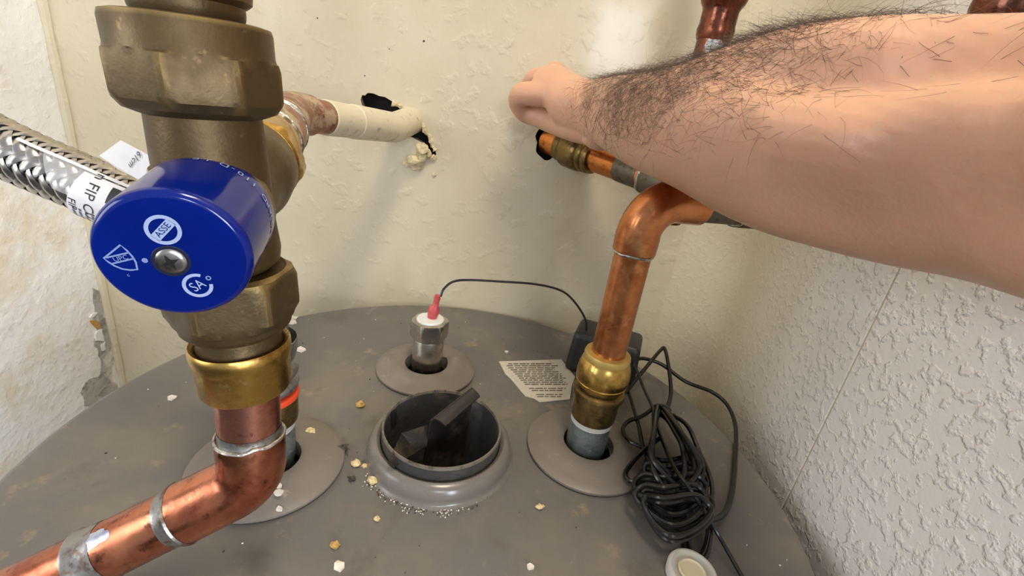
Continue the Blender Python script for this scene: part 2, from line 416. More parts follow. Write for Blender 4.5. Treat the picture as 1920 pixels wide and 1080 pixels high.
# ================================================================== water heater
TC, TR = V3((-.0323, .2385, 0)), .2335
VC = V3((-.0315, .2415, 0)); NR = V3((.0690, .2650, 0)); NL = V3((-.1310, .2130, 0)); AN = V3((-.0630, .3360, 0))
heater = root('water_heater', (TC.x, TC.y, ZB), 'tall round grey brown painted water heater tank with dusty top', 'water heater')
def ring_pts(c, r, n, z=0): return [V3((c.x+r*math.cos(2*math.pi*i/n), c.y+r*math.sin(2*math.pi*i/n), z)) for i in range(n)]
bm = bmesh.new(); E_ = []
for loop in (ring_pts(TC, TR-.005, 120), ring_pts(VC, .0385, 40), ring_pts(NR, .0185, 28), ring_pts(NL, .0185, 28), ring_pts(AN, .0190, 28)):
    bv = [bm.verts.new(p) for p in loop]
    for a, b in zip(bv, bv[1:]+bv[:1]): E_.append(bm.edges.new((a, b)))
bmesh.ops.triangle_fill(bm, use_beauty=True, edges=E_); bm.verts.index_update()
top = ([v.co.copy() for v in bm.verts], [tuple(v.index for v in f.verts) for f in bm.faces]); bm.free()
edge = rev([(TR-.005, 0), (TR-.0032, -.0004), (TR-.0014, -.0016), (TR-.0003, -.0034), (TR, -.006), (TR, -.03), (TR-.002, -.032)], TC, (0, 0, 1), 120, False, False)
vs, fs = join(top, edge); obj('top_pan', vs, fs, m_tank, heater)
vs, fs = rev([(TR-.002, ZB+.02), (TR-.002, -.030)], TC, (0, 0, 1), 96, True, False); obj('jacket', vs, fs, m_tank, heater)
for c in (NR, NL, AN):
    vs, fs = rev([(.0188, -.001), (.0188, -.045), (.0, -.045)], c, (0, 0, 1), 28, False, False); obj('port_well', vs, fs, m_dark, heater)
def flange(c, r, wob, seed):
    prof = [(r-.0012, .0004), (r, .0016), (r, .0030), (r-.002, .0042), (r*.86, .0050), (r*.76, .0062), (r*.66, .0076), (r*.56, .0080), (.0195, .0078), (.0180, .0070), (.0178, .0), (.0178, -.004)]
    vs, fs = rev(prof, c, (0, 0, 1), 64, False, False)
    out = []
    for p in vs:
        d = (p-c).xy.length; k = max(0, min(1, (p.z)/.003))
        w = noise.noise(V3((p.x*45+seed, p.y*45, 0)))*wob*k
        f = 1+.012*noise.noise(V3((p.x*30+seed, p.y*30, 5)))
        q = c+(p-c)*1; out.append(V3((c.x+(p.x-c.x)*(f if d > .03 else 1), c.y+(p.y-c.y)*(f if d > .03 else 1), max(p.z, p.z+w) if d < r-.003 else p.z)))
    return obj('port_plate', out, fs, m_flange, heater)
flange(V3((.0705, .2635, 0)), .0435, .0012, 3); flange(V3((-.1290, .2070, 0)), .0425, .001, 9); flange(V3((-.0630, .3340, 0)), .0415, .0075, 17)
def nipple(c, h):
    vs, fs = rev([(.0128, -.04), (.0128, -.002), (.0140, .002), (.0142, h*.55), (.0134, h), (.0115, h), (.0115, h-.01)], c, (0, 0, 1), 36, True, False)
    o = obj('pipe_nipple', vs, fs, m_galv, heater)
    vs, fs = rev([(.0138, h-.006), (.0145, h-.0052), (.0142, h-.0038), (.0146, h-.0024), (.0141, h-.0008), (.0120, h+.0002)], c, (0, 0, 1), 36, False, False)
    obj('thread_tape', vs, fs, m_tape, o)
    return o
nipple(NR, .030); nipple(NL, .030)
# rounded collar the flue outlet sits in
vs, fs = rev([(.0495, .0000), (.0482, .0012), (.0474, .0022), (.0473, .0045), (.0470, .0065), (.0458, .0098), (.0438, .0122), (.0416, .0128), (.0398, .0118), (.0390, .0098), (.0388, .004), (.0388, -.01)], VC, (0, 0, 1), 72, False, False)
obj('flue_collar', vs, fs, m_collar, heater)

# flue outlet ring and baffle
flue = root('flue_outlet', (VC.x, VC.y, 0), 'black metal flue ring in the middle of the tank top', 'flue')
vs, fs = rev([(.0372, -.055), (.0372, .0195), (.0376, .0208), (.0384, .0208), (.0387, .0195), (.0387, -.055)], VC, (0, 0, 1), 72, False, False)
obj('ring', vs, fs, m_black, flue)
vs, fs = rev([(.0371, .0192), (.0375, .0210), (.0385, .0210), (.0388, .0192)], VC, (0, 0, 1), 72, False, False); obj('rim_edge', vs, fs, M('worn_rim', (116, 108, 96), .5, .1, [((70, 66, 60), 140, .5, .62)]), flue)
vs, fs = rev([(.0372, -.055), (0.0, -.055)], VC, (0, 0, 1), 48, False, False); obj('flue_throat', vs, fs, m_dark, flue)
for (u, v) in [(746, 776), (752, 880)]:
    p = atz(u, v, .017); d = (p-VC); d.z = 0; d.normalize(); t = V3((-d.y, d.x, 0)); c = VC+d*.0366; c.z = .0145
    q = [c+t*.003+V3((0, 0, .005)), c-t*.003+V3((0, 0, .004)), c-t*.003-V3((0, 0, .005))-d*.0015, c+t*.003-V3((0, 0, .004))-d*.0015]
    vs, fs = prism(q, d, .0009); obj('rivet_tab', vs, fs, m_blackedge, flue)
baffle = root('flue_baffle', (VC.x, VC.y, .0), 'bent black baffle strip standing up out of the flue ring', 'baffle')
def sheet(pts, th, mat, name, par, seg=1):
    a, b, c, d = [V3(p) for p in pts]; n = (b-a).cross(d-a).normalized()
    vs, fs = prism([a, b, c, d], n, th); return obj(name, vs, fs, mat, par, smooth=False)
A1, A2 = atz(868, 735, .036), atz(826, 790, .031)
B1, B2 = atz(884, 726, .037), atz(812, 783, .030)
sheet([B1, B2, B2-V3((0, 0, .002))+(A2-B2)*.05, B1-V3((0, 0, .002))], .0012, m_blackedge, 'blade_edge', baffle)
C1, C2 = atz(900, 742, .0335), atz(836, 798, .0275)
g_ = smooth_path([B1, B1.lerp(C1, .55)+V3((0, 0, .0008)), C1], 4); h_ = smooth_path([B2, B2.lerp(C2, .55)+V3((0, 0, .0008)), C2], 4)
vs = []; fs = []
for a, b in zip(g_, h_): vs += [a, b, a-V3((0, 0, .0011)), b-V3((0, 0, .0011))]
for i in range(len(g_)-1):
    k = 4*i; fs += [(k, k+1, k+5, k+4), (k+2, k+6, k+7, k+3), (k, k+4, k+6, k+2), (k+1, k+3, k+7, k+5)]
fs += [(0, 2, 3, 1), (len(vs)-4, len(vs)-3, len(vs)-1, len(vs)-2)]
obj('upper_blade', vs, fs, m_blackedge, baffle)
# hanging strip below the upper blade
q1, q2 = B2.lerp(C2, .15), C1.lerp(B1, .4)
dn = V3((0, 0, -.085))
sheet([q1+V3((-.002, -.001, -.001)), q2+V3((-.002, 0, -.003)), q2+dn+V3((-.004, 0, 0)), q1+dn+V3((-.008, 0, 0))], .0011, m_blackedge, 'hanging_blade', baffle)
L1, L2, L3, L4 = atz(806, 795, .020), atz(753, 812, .021), atz(727, 867, .0215), atz(740, 874, .0175)
vs = [L1, L2, L3, L4, atz(800, 836, .010), atz(780, 848, .008)]
vs = vs+[p-V3((0, 0, .0011)) for p in vs]
fs = [(0, 1, 4), (1, 5, 4), (1, 2, 3), (1, 3, 5), (6, 10, 7), (7, 10, 11), (7, 9, 8), (7, 11, 9), (0, 6, 7, 1), (1, 7, 8, 2), (2, 8, 9, 3), (3, 9, 11, 5), (5, 11, 10, 4), (4, 10, 6, 0)]
obj('side_blade', vs, fs, m_blackedge, baffle, smooth=False)

# ================================================================== powered anode and its adapter
anode = root('anode_rod', (AN.x, AN.y, -.03), 'machined steel hex fitting with white insert on the rear plate', 'anode fitting')
vs, fs = rev([(.0125, -.03), (.0125, .001), (.0128, .002), (.0130, .030), (.0126, .0312)], AN, (0, 0, 1), 24, True, True); obj('body', vs, fs, m_steel, anode)
vs, fs = rev([(.0128, .0308, .0128), (.0150, .0325, .0140), (.0162, .0345, .0140), (.0162, .0440, .0140), (.0150, .0468, .0140), (.0126, .0474), (.0118, .0474)], AN, (0, 0, 1), 96, True, True, rot=.3)
obj('hex_head', vs, fs, m_steel, anode, auto=25)
vs, fs = rev([(.0112, .0470), (.0112, .0482), (.0106, .0488), (0.0001, .0490)], AN, (0, 0, 1), 40, False, True); obj('white_insert', vs, fs, m_white, anode)

ADC = V3((.0955, .379, 0))
adapter = root('power_adapter', tuple(ADC), 'black plug-in power adapter with long bundled black cable on the tank', 'power adapter')
def rounded_box(c, hx, hy, h, yaw, r=.006, taper=.92):
    bm = bmesh.new(); bmesh.ops.create_cube(bm, size=1)
    for v in bm.verts:
        k = taper if v.co.z > 0 else 1
        v.co = V3((v.co.x*2*hx*k, v.co.y*2*hy*k, (v.co.z+.5)*h))
    bmesh.ops.bevel(bm, geom=list(bm.edges), offset=r, segments=4, profile=.6, affect='EDGES')
    R = Matrix.Rotation(yaw, 3, 'Z'); bm.verts.index_update()
    vs = [V3(c)+R @ v.co for v in bm.verts]; fs = [tuple(v.index for v in f.verts) for f in bm.faces]; bm.free()
    return vs, fs
YA = -.28
vs, fs = rounded_box(ADC, .0325, .021, .040, YA); obj('adapter_body', vs, fs, m_plug, adapter)
Rz = Matrix.Rotation(YA, 3, 'Z')
vs, fs = tube([ADC+Rz @ V3((-.014, -.021, .016)), ADC+Rz @ V3((-.014, -.026, .0155)), ADC+Rz @ V3((-.013, -.034, .013))], [.0042, .0036, .0028], 12); obj('strain_relief', vs, fs, m_plug, adapter)
def cord(name, pts, r, seg=10, flat=1.0, n=8, parent=adapter, mat=None):
    P = smooth_path(pts, n); vs, fs = tube(P, r, seg, flat=flat); return obj(name, vs, fs, mat or m_cable, parent)
Z = atz
# flat two-core supply cable, its tied bundle, and the thin lead
cord('cable', [ADC+Rz @ V3((-.013, -.033, .013)), Z(1120, 770, .010), Z(1165, 742, .012), Z(1200, 703, .020), Z(1238, 657, .030), Z(1247, 656, .030), Z(1254, 690, .022), Z(1258, 735, .013), Z(1250, 772, .012)], .0017, 10)
cord('cable', [Z(1178, 712, .016), Z(1186, 684, .022), Z(1203, 672, .024), Z(1240, 683, .022), Z(1285, 715, .015), Z(1335, 735, .010), Z(1364, 760, .006), Z(1379, 800, .004), Z(1378, 870, .0025), Z(1371, 930, .0022), Z(1356, 964, .004), Z(1325, 976, .009), Z(1305, 962, .010)], .0017, 10)
cord('lead', [ADC+V3((.012, -.010, .040)), Z(1172, 655, .044), Z(1192, 690, .030), Z(1208, 730, .026), Z(1224, 765, .026), Z(1236, 810, .028), Z(1262, 872, .029), Z(1292, 915, .028), Z(1325, 965, .016), Z(1352, 1012, .006), Z(1385, 1070, .0025), Z(1430, 1150, .0018)], .00125, 8)
cord('cable', [Z(1176, 690, .020), Z(1174, 720, .014), Z(1185, 755, .010), Z(1198, 800, .0105), Z(1206, 840, .0105), Z(1225, 880, .010), Z(1250, 910, .009)], .0016, 8)
cord('cable', [Z(1228, 762, .018), Z(1205, 780, .013), Z(1178, 790, .011), Z(1168, 806, .0105), Z(1180, 826, .0105), Z(1205, 838, .0105), Z(1225, 842, .010)], .0016, 8)
cord('cable', [Z(1240, 820, .016), Z(1215, 838, .014), Z(1190, 862, .0115), Z(1174, 884, .0095), Z(1178, 900, .0085), Z(1200, 905, .009), Z(1240, 915, .009)], .0016, 8)
loops = []
for i in range(11):          # long loops, tied at the top
    rnd = random.Random(40+i)
    w = rnd.uniform(14, 34); yb = rnd.uniform(890, 950); sh = rnd.uniform(-8, 30); hz = .006+.0022*i
    ytop = rnd.uniform(756, 775)
    loops.append([Z(1236+rnd.uniform(-6, 8), ytop, .018+.001*i), Z(1262+w*.6, ytop+50, hz+.008), Z(1268+w+sh*.6, 850, hz+.004), Z(1270+w+sh, yb-25, hz), Z(1262+sh, yb+8, hz*.8), Z(1236+sh*.6-w*.3, yb-25, hz), Z(1226-w*.2, 850, hz+.004), Z(1226, ytop+45, hz+.008)])
for i in range(9):          # wide sagging turns round the waist of the bundle
    rnd = random.Random(90+i)
    cy = 890+i*10; hz = .005+.0018*((i*5) % 9)
    wl_ = 62-abs(i-4)*6+rnd.uniform(-5, 6); wr_ = 55+rnd.uniform(-8, 22)
    loops.append([Z(1250-wl_, cy-8, hz), Z(1248-wl_*.4, cy+26, hz*.9), Z(1262, cy+44, hz), Z(1262+wr_*.6, cy+30, hz), Z(1262+wr_, cy-5, hz+.002), Z(1275+wr_*.4, cy-32, hz+.006), Z(1248, cy-26, hz+.010), Z(1225-wl_*.3, cy-30, hz+.004)])
for P in loops:
    vs, fs = tube(smooth_path(P, 7, True), .00165, 8, True); obj('cable_turn', vs, fs, m_cable, adapter)
for dx in (0, 9):          # long loop hanging out at the bottom
    cord('cable', [Z(1296+dx*.4, 950, .012), Z(1286+dx, 985, .006), Z(1281+dx, 1018, .0025), Z(1290+dx*.7, 1044-dx*.4, .002), Z(1308, 1054-dx, .002), Z(1324-dx*.5, 1040-dx*.4, .0025), Z(1331-dx*.3, 1000, .006), Z(1328-dx*.3, 960, .012), Z(1318, 925, .016)], .0017, 8)
cord('cable', [Z(1262, 778, .020), Z(1290, 800, .022), Z(1312, 850, .014), Z(1328, 885, .010), Z(1336, 920, .008), Z(1330, 960, .008)], .0016, 8)
vs, fs = tube(smooth_path([Z(1224, 768, .018), Z(1238, 760, .030), Z(1256, 768, .022), Z(1240, 780, .016)], 6, True), .0012, 8, True); obj('cable_tie', vs, fs, m_cable, adapter)
# lead from adapter to the anode, with the red push-on connector
TOPA = AN+V3((.001, 0, .049))
cord('lead', [ADC+V3((-.022, -.004, .037)), aty(1098, 600, .376), aty(1078, 567, .374), aty(1052, 545, .370), aty(1005, 533, .366), aty(940, 528, .358), aty(880, 525, .349), aty(850, 528, .343), aty(832, 542, .339), aty(826, 556, .337)], .0010, 8)
vs, fs = tube([TOPA-V3((0, 0, .001)), TOPA+V3((.0003, 0, .002)), TOPA+V3((.0008, 0, .0045)), TOPA+V3((.0016, 0, .0095)), TOPA+V3((.0022, 0, .0115)), TOPA+V3((.0028, .0, .0160)), TOPA+V3((.0030, .0, .0185)), TOPA+V3((.0034, 0, .0215))],
              [.0034, .0040, .0046, .0044, .0026, .0024, .0028, .0022], 16, flat=.75); obj('red_connector', vs, fs, m_red, adapter)

# ================================================================== right riser: push-fit coupling, copper pipe, elbow
rc = root('copper_riser', tuple(NR+V3((0, 0, .022))), 'brown copper pipe and elbow rising from the plain steel nipple beside the cable', 'copper pipe')
vs, fs = rev([(.0128, .0282), (.0148, .0286), (.0152, .0298), (.0154, .033), (.0159, .046), (.0156, .048)], NR, (0, 0, 1), 48, True, True); o = obj('coupling_skirt', vs, fs, m_brassold, rc)
vs, fs = rev([(.0158, .0465), (.0174, .0475), (.0178, .0495), (.0174, .0515), (.0158, .0523), (.0142, .0530), (.0142, .0560)], NR, (0, 0, 1), 48, False, False); obj('coupling_ring', vs, fs, m_brassold, rc)
vs, fs = rev([(.0142, .0550), (.0163, .0556), (.0171, .0574), (.0172, .0582), (.0168, .0588), (.0175, .0596), (.0177, .0635), (.0172, .0690), (.0158, .0738), (.0148, .0752)], NR, (0, 0, 1), 48, True, True); obj('coupling_body', vs, fs, m_brass2, rc)
vs, fs = rev([(.0142, .0735), (.0152, .0745), (.0154, .0775), (.0148, .0795), (.0118, .0800)], NR, (0, 0, 1), 48, True, True); obj('release_collar', vs, fs, M('yellow_collar', (206, 176, 100), .35, .6), rc)
ELK = V3((.0690, .2650, .1815)); D2 = V3((.94, .34, 0)).normalized()
vs, fs = rev([(.0111, .070), (.0111, .160)], NR, (0, 0, 1), 40); obj('pipe', vs, fs, m_copbrn, rc)
ep = bend(NR+V3((0, 0, .12)), ELK, ELK+D2*.06, .0215, 14)
path = [NR+V3((0, 0, .1490)), NR+V3((0, 0, .1500))]+resample([NR+V3((0, 0, .1505)), ep[0]], .004)[1:]+ep[1:]+[ELK+D2*.0370, ELK+D2*.0378]
vs, fs = tube(path, [.0118, .0128]+[.0130 if i < 2 else .0127 for i in range(len(path)-4)]+[.0130, .0118], 40); obj('elbow', vs, fs, m_copbrn, rc)
def solder_ring(c, ax, r, seed, par, w=.0016, mat=None):
    x, y, a = frame(ax); pts = []
    for i in range(40):
        t = 2*math.pi*i/40; k = noise.noise(V3((math.cos(t)*2+seed, math.sin(t)*2, seed)))
        pts.append(V3(c)+x*(r*math.cos(t))+y*(r*math.sin(t))+a*(k*.0016))
    vs, fs = tube(pts, [w*(.8+.5*abs(noise.noise(p*300))) for p in pts], 8, True); return obj('solder_joint', vs, fs, mat or m_solder, par)
solder_ring(NR+V3((0, 0, .1488)), (0, 0, 1), .0114, 3, rc, .0011); solder_ring(ELK+D2*.0380, D2, .0114, 5, rc, .0011)
E2 = ELK+D2*.118
vs, fs = tube([ELK+D2*.03, E2], .0111, 36); obj('branch_pipe', vs, fs, m_copgrey, rc)
solder_ring(ELK+D2*.066, D2, .0114, 8, rc, .0012)
vs, fs = tube([ELK+D2*.0665, ELK+D2*.068, ELK+D2*.115, ELK+D2*.118], [.0116, .0126, .0126, .0116], 32); obj('branch_coupling', vs, fs, m_copgrey, rc)

# ================================================================== copper pipe from the wall with push-fit coupling, tee and riser
PA = aty(1056, 275, .470); PT = V3((.1190, .3830, .1780)); D1 = (PT-PA).normalized(); LW = (PT-PA).length
wp = root('wall_pipe', tuple(PA), 'copper pipe leaving the wall under the fist through a brass coupling', 'copper pipe')
vs, fs = rev([(.0126, -.022), (.0126, LW-.012)], PA, D1, 36); obj('pipe', vs, fs, M('copper_orange', (196, 124, 66), .3, 1, [((140, 82, 44), 60, .5, .66)]), wp)
vs, fs = rev([(.0126, -.004), (.0142, -.003), (.0150, .002), (.0150, .004), (.0166, .0055), (.0176, .009), (.0176, .023), (.0168, .027), (.0158, .028), (.0162, .030), (.0162, .033), (.0152, .0345), (.0160, .036), (.0158, .039), (.0150, .041), (.0126, .041)], PA, D1, 48, True, True)
obj('push_fit_coupling', vs, fs, m_brassold, wp)
vs, fs = rev([(.0128, .070), (.0131, .072), (.0131, .092), (.0128, .094)], PA, D1, 36); obj('fluxed_band', vs, fs, m_copgrey, wp)
solder_ring(PA+D1*.098, D1, .0132, 21, wp, .0022)
vs, fs = rev([(.0132, .096), (.0146, .098), (.0146, LW), (.0132, LW+.002)], PA, D1, 36); obj('tee_branch', vs, fs, m_copgrey, wp)
vs, fs = rev([(.0126, -.030), (.0140, -.028), (.0140, .032), (.0126, .034)], PT, (0, 0, 1), 36); obj('tee_body', vs, fs, m_copdk, wp)
riser = V3((.119, .385, .178)); rz = lambda z: z-.178
vs, fs = rev([(.0116, rz(.200)), (.0116, rz(.270)), (.0114, rz(.292))], riser, (0, 0, 1), 36); obj('riser_pipe', vs, fs, m_copdk, wp)
vs, fs = rev([(.0118, rz(.284)), (.0130, rz(.287)), (.0133, rz(.291)), (.0126, rz(.2945)), (.0126, rz(.303)), (.0135, rz(.3055)), (.0150, rz(.3075)), (.0162, rz(.311)), (.0163, rz(.329)), (.0152, rz(.333)), (.0120, rz(.334))], riser, (0, 0, 1), 40); obj('riser_coupling', vs, fs, m_copdk, wp)
vs, fs = rev([(.0116, rz(.330)), (.0116, rz(.75))], riser, (0, 0, 1), 32); obj('riser_pipe', vs, fs, m_copdk, wp)
for i in range(7):
    p = riser+V3((.0105*math.cos(-2.2+i*.28), .0105*math.sin(-2.2+i*.28), rz(.262)+.0016*math.sin(i*2.1)))
    vs, fs = lump(p, .0026, 60+i, (1, 1, .9), .7, 1); obj('solder_blob', vs, fs, m_copdk, wp)
# second riser at the far right
r2 = V3((.1800, .232, .20))
fr = root('far_riser', tuple(r2), 'short brown copper pipe standing above the upper arm at top right', 'copper pipe')
vs, fs = rev([(.0108, .030), (.0108, .080), (.0118, .083), (.0126, .086), (.0126, .108), (.0112, .111), (.0108, .20)], r2, V3((.10, 0, 1)), 36); obj('pipe', vs, fs, m_copdk, fr)
vs, fs = rev([(.0112, .028), (.0124, .030), (.0124, .048), (.0112, .052)], r2, V3((.10, 0, 1)), 36); obj('coupling', vs, fs, m_copdk, fr)

# ================================================================== mixing valve
A0 = V3((-.0955, .141, .136)); AX = V3((-.045, -.015, 1)).normalized()
VB = V3((-.0975, .1403, .1781)); G = V3((-.3425, .9344, .0984)).normalized()
def sz(z): return (z-.136)/AX.z
valve = root('mixing_valve', tuple(A0), 'large dull brass tempering valve with a blue plastic cap', 'mixing valve')
vs, fs = rev([(.0128, sz(.156)), (.0160, sz(.159)), (.0166, sz(.163)), (.0160, sz(.170)), (.0157, sz(.176)), (.0156, sz(.192)), (.0152, sz(.203)), (.0150, sz(.209))], A0, AX, 64)
body = obj('valve_body', vs, fs, m_brass, valve)
vs, fs = rev([(.0150, -.0095), (.0172, -.0085), (.0172, -.004), (.0160, -.002), (.0156, .004), (.0158, .020), (.0172, .026), (.0182, .030), (.0184, .046), (.0170, .048), (.0130, .049)], VB, G, 64)
obj('body_barrel', vs, fs, m_brass, valve)
for k, (zz, aa) in enumerate([(.1865, 5.95), (.178, 5.5)]):
    x, y, a = frame(AX); P = A0+AX*sz(zz)+(x*math.cos(aa)+y*math.sin(aa))*.0153
    vs, fs = rev([(.0026, -.002), (.0026, .0012), (.0022, .0018), (.0010, .0018), (.0008, .0008), (0.0001, .0008)], P, (x*math.cos(aa)+y*math.sin(aa)), 20); obj('plug_screw', vs, fs, m_brassold, body)
# top union nut: plain band above, eight raised flats below
vs, fs = rev([(.0140, sz(.2040)), (.0165, sz(.2048)), (.0200, sz(.2062), .0188), (.0216, sz(.2085), .0204), (.0222, sz(.2100), .0206), (.0222, sz(.2180), .0206), (.0217, sz(.2200), .0204), (.0206, sz(.2206)), (.0204, sz(.2215)), (.0204, sz(.2275)), (.0200, sz(.2290)), (.0185, sz(.2294)), (.0150, sz(.2290))], A0, AX, 96, True, True, rot=.25, sides=8)
obj('top_union_nut', vs, fs, m_brass, valve, auto=24)
vs, fs = rev([(.0128, sz(.2285)), (.0131, sz(.2298)), (.0137, sz(.2308)), (.0139, sz(.2322)), (.0139, sz(.2336)), (.0148, sz(.2342)), (.0158, sz(.2350)), (.0160, sz(.2366)), (.0160, sz(.255)), (.0150, sz(.258)), (.0113, sz(.2585)), (.0113, sz(.42))], A0, AX, 56); obj('top_tailpiece', vs, fs, m_brass, valve)
# bottom union nut and tailpiece
vs, fs = rev([(.0140, sz(.1330)), (.0162, sz(.1334)), (.0176, sz(.1352)), (.0180, sz(.1372)), (.0188, sz(.1380), .0182), (.0206, sz(.1405), .0184), (.0208, sz(.1425), .0184), (.0208, sz(.1520), .0184), (.0196, sz(.1552), .0184), (.0176, sz(.1562)), (.0170, sz(.1556)), (.0150, sz(.1558))], A0, AX, 96, True, True, rot=.55)
obj('bottom_union_nut', vs, fs, m_brass, valve, auto=22)
vs, fs = rev([(.0132, sz(.1200)), (.0140, sz(.1270)), (.0136, sz(.1285)), (.0136, sz(.1360))], A0, AX, 48); obj('bottom_tailpiece', vs, fs, m_brass, valve)
# rear union
vs, fs = rev([(.0150, .0485), (.0178, .0490), (.0186, .0505, .0186), (.0198, .0530, .0178), (.0200, .0545, .0178), (.0200, .0640, .0178), (.0188, .0665, .0178), (.0166, .0675)], VB, G, 96, True, True, rot=.2); obj('rear_union_nut', vs, fs, m_brass2, valve, auto=22)
vs, fs = rev([(.0150, .067), (.0150, .076), (.0140, .078)], VB, G, 48); obj('rear_tailpiece', vs, fs, m_brass2, valve)
# blue cap
cap_t = -.0412
prof = [(.0166, -.0088), (.0174, -.0088), (.01755, -.0100), (.01752, -.0150), (.01748, -.0153), (.01740, -.0160)]
for i in range(9):
    a = math.pi/2*i/8; prof.append((.0151+.0020*math.cos(a), cap_t+.0024-.0024*math.sin(a)))
prof += [(.008, cap_t), (0.0001, cap_t)]
vs, fs = rev(prof, VB, G, 96, False, True); cap = obj('blue_cap', vs, fs, m_blue, valve, auto=50)
FC = VB+G*cap_t; GX, GY, _ = frame(G)   # in-plane axes of the face
def onface(u, v, lift=.00012): return atp(u, v, FC, G)-G*lift
SC = onface(321, 490, 0)
vs, fs = rev([(.0001, -.00008), (.0041, -.00008), (.0043, .0001)], SC, G, 40, False, True); obj('screw_well_shade', vs, fs, M('well_shadow_plastic', (2, 8, 40), .5), cap)  # flat disc on the cap face, a well's shade put into its colour
vs, fs = rev([(.0001, -.0007), (.0022, -.0006), (.0031, -.0003), (.0035, .0001)], SC, G, 40, False, True); obj('screw', vs, fs, m_screw, cap)
# phillips recess: a four pointed star on the head, the shade put into its dark colour
ctr = SC-G*.0009; p1 = (onface(345, 483)-onface(292, 503)).normalized(); p2 = G.cross(p1)
star = []
for i in range(8):
    r = .0021 if i % 2 == 0 else .0008; a = 2*math.pi*i/8
    star.append(ctr+(p1*math.cos(a)+p2*math.sin(a))*r)
vs, fs = prism(star, G, .0004); obj('cross_recess_shade', vs, fs, m_recess_shade, valve, smooth=False)
def strip(pix, w, closed=False, lift=.00012):
    """a flat printed line on the cap face through pixel positions"""
    P = [onface(u, v, lift) for u, v in pix]; n = len(P); vs = []; fs = []
    for i in range(n):
        a = P[(i-1) % n] if (closed or i > 0) else P[i]; b = P[(i+1) % n] if (closed or i < n-1) else P[i]
        t = (b-a).normalized(); s = t.cross(G)*(w/2); vs += [P[i]+s, P[i]-s]
    for i in range(n if closed else n-1):
        j = (i+1) % n; fs.append((2*i, 2*i+1, 2*j+1, 2*j))
    return vs, fs
def ringpix(c, rx, n=40, a0=0, a1=2*math.pi, up=None):
    """circle of real radius rx on the face round the pixel c, returned as strip geometry points"""
    C = onface(*c); return [C+(GX*math.cos(a0+(a1-a0)*i/(n-1))+GY*math.sin(a0+(a1-a0)*i/(n-1)))*rx for i in range(n)]
def band(P, w):
    n = len(P); vs = []; fs = []
    for i in range(n):
        t = (P[min(i+1, n-1)]-P[max(i-1, 0)]).normalized(); s = t.cross(G)*(w/2); vs += [P[i]+s, P[i]-s]
    for i in range(n-1): fs.append((2*i, 2*i+1, 2*i+3, 2*i+2))
    return vs, fs
def face_text(s, c, dirpix, size, sx=1.0):
    C = onface(*c, lift=.00016); d = (onface(*dirpix)-onface(*c)).normalized(); up = -G.cross(d)
    if up.dot(GY) < 0 and False: up = -up
    v, f = text_geo(s, size); return [C+d*(p.x*sx)+up*p.y for p in v], f
upsgn = 1
K1 = []
K1.append(band(ringpix((306, 431), .00335, 48), .0009))
d_ = (onface(325, 411)-onface(287, 451)); L_ = .0030; dn_ = d_.normalized(); pn_ = G.cross(dn_); C_ = onface(306, 431)
bar = [C_+dn_*L_+pn_*.0011, C_+dn_*L_-pn_*.0011, C_-dn_*L_-pn_*.0011, C_-dn_*L_+pn_*.0011]
K1.append((bar, [(0, 1, 2, 3)]))
vs, fs = join(*K1); obj('round_certification_mark', vs, fs, m_print, cap, smooth=False)
def face_text_up(s, c, d, size, lift=.0002, sx=1.0):
    C = onface(*c, lift=lift); up = d.cross(G)
    if (Matrix((GX, GY, G))).determinant() and up.dot(GY) < 0 and abs(up.dot(GY)) > .2: pass
    v, f = text_geo(s, size); return [C+d*(p.x*sx)+up*p.y for p in v], f
vs, fs = face_text_up('ASSE', (306, 431), dn_, .0021); obj('mark_lettering', vs, fs, m_blue, cap, smooth=False)
sh = [(226, 459), (238, 469), (248, 480), (255, 491), (258, 505), (245, 506), (230, 504), (215, 498), (204, 491), (195, 484)]
K2 = [strip(sh, .00042, True), strip([(199, 483), (243, 473)], .0004), strip([(211, 494), (253, 484)], .0004)]
vs, fs = join(*K2); obj('shield_mark', vs, fs, m_printdim, cap, smooth=False)
vs, fs = face_text_up('UPC', (227, 484), (onface(250, 479)-onface(205, 489)).normalized(), .00165); obj('shield_lettering', vs, fs, m_printdim, cap, smooth=False)
vs, fs = face_text_up('c', (241, 515), (onface(250, 512)-onface(232, 518)).normalized(), .0013); obj('mark_lettering', vs, fs, m_printdim, cap, smooth=False)
vs, fs = band(ringpix((272, 488), .00035, 14), .0006); obj('registered_dot', vs, fs, m_printdim, cap, smooth=False)
vs, fs = band(ringpix((391, 521), .0005, 16), .0003); obj('registered_mark', vs, fs, m_printdim, cap, smooth=False)
uR = (onface(391, 521)-onface(371, 535)).normalized(); a_ = math.atan2(uR.dot(GY), uR.dot(GX))
vs, fs = band(ringpix((371, 535), .0030, 40, a_+.55, a_+2*math.pi-.55), .00085); obj('open_ring_mark', vs, fs, m_print, cap, smooth=False)
vs, fs = face_text_up('SA', (371, 535), (onface(386, 527)-onface(356, 544)).normalized(), .0038, sx=.8); obj('mark_lettering', vs, fs, m_print, cap, smooth=False)
# lettering round the rim: reads from the right side up to the top
tg = []; rr = .01768
x_, y_ = GX, GY
chars = 'HEATGUARD 110-D LF'; a0, a1 = math.radians(-32), math.radians(90)
# GX may point to viewer's left; orient angles from the viewer's right through the top
vu = V3((0, 0, 1)); vu = (vu-G*vu.dot(G)).normalized(); vr = G.cross(vu)
for i, ch in enumerate(chars):
    if ch == ' ': continue
    th = a0+(a1-a0)*i/(len(chars)-1)
    v, f = text_geo(ch, .0036)
    tv = []
    for p in v:
        t = th+p.x/rr; tv.append(VB+(vr*math.cos(t)+vu*math.sin(t))*rr+G*(-.0138-p.y))
    tg.append((tv, f))
vs, fs = join(*tg); obj('rim_lettering', vs, fs, m_print, cap, smooth=False)

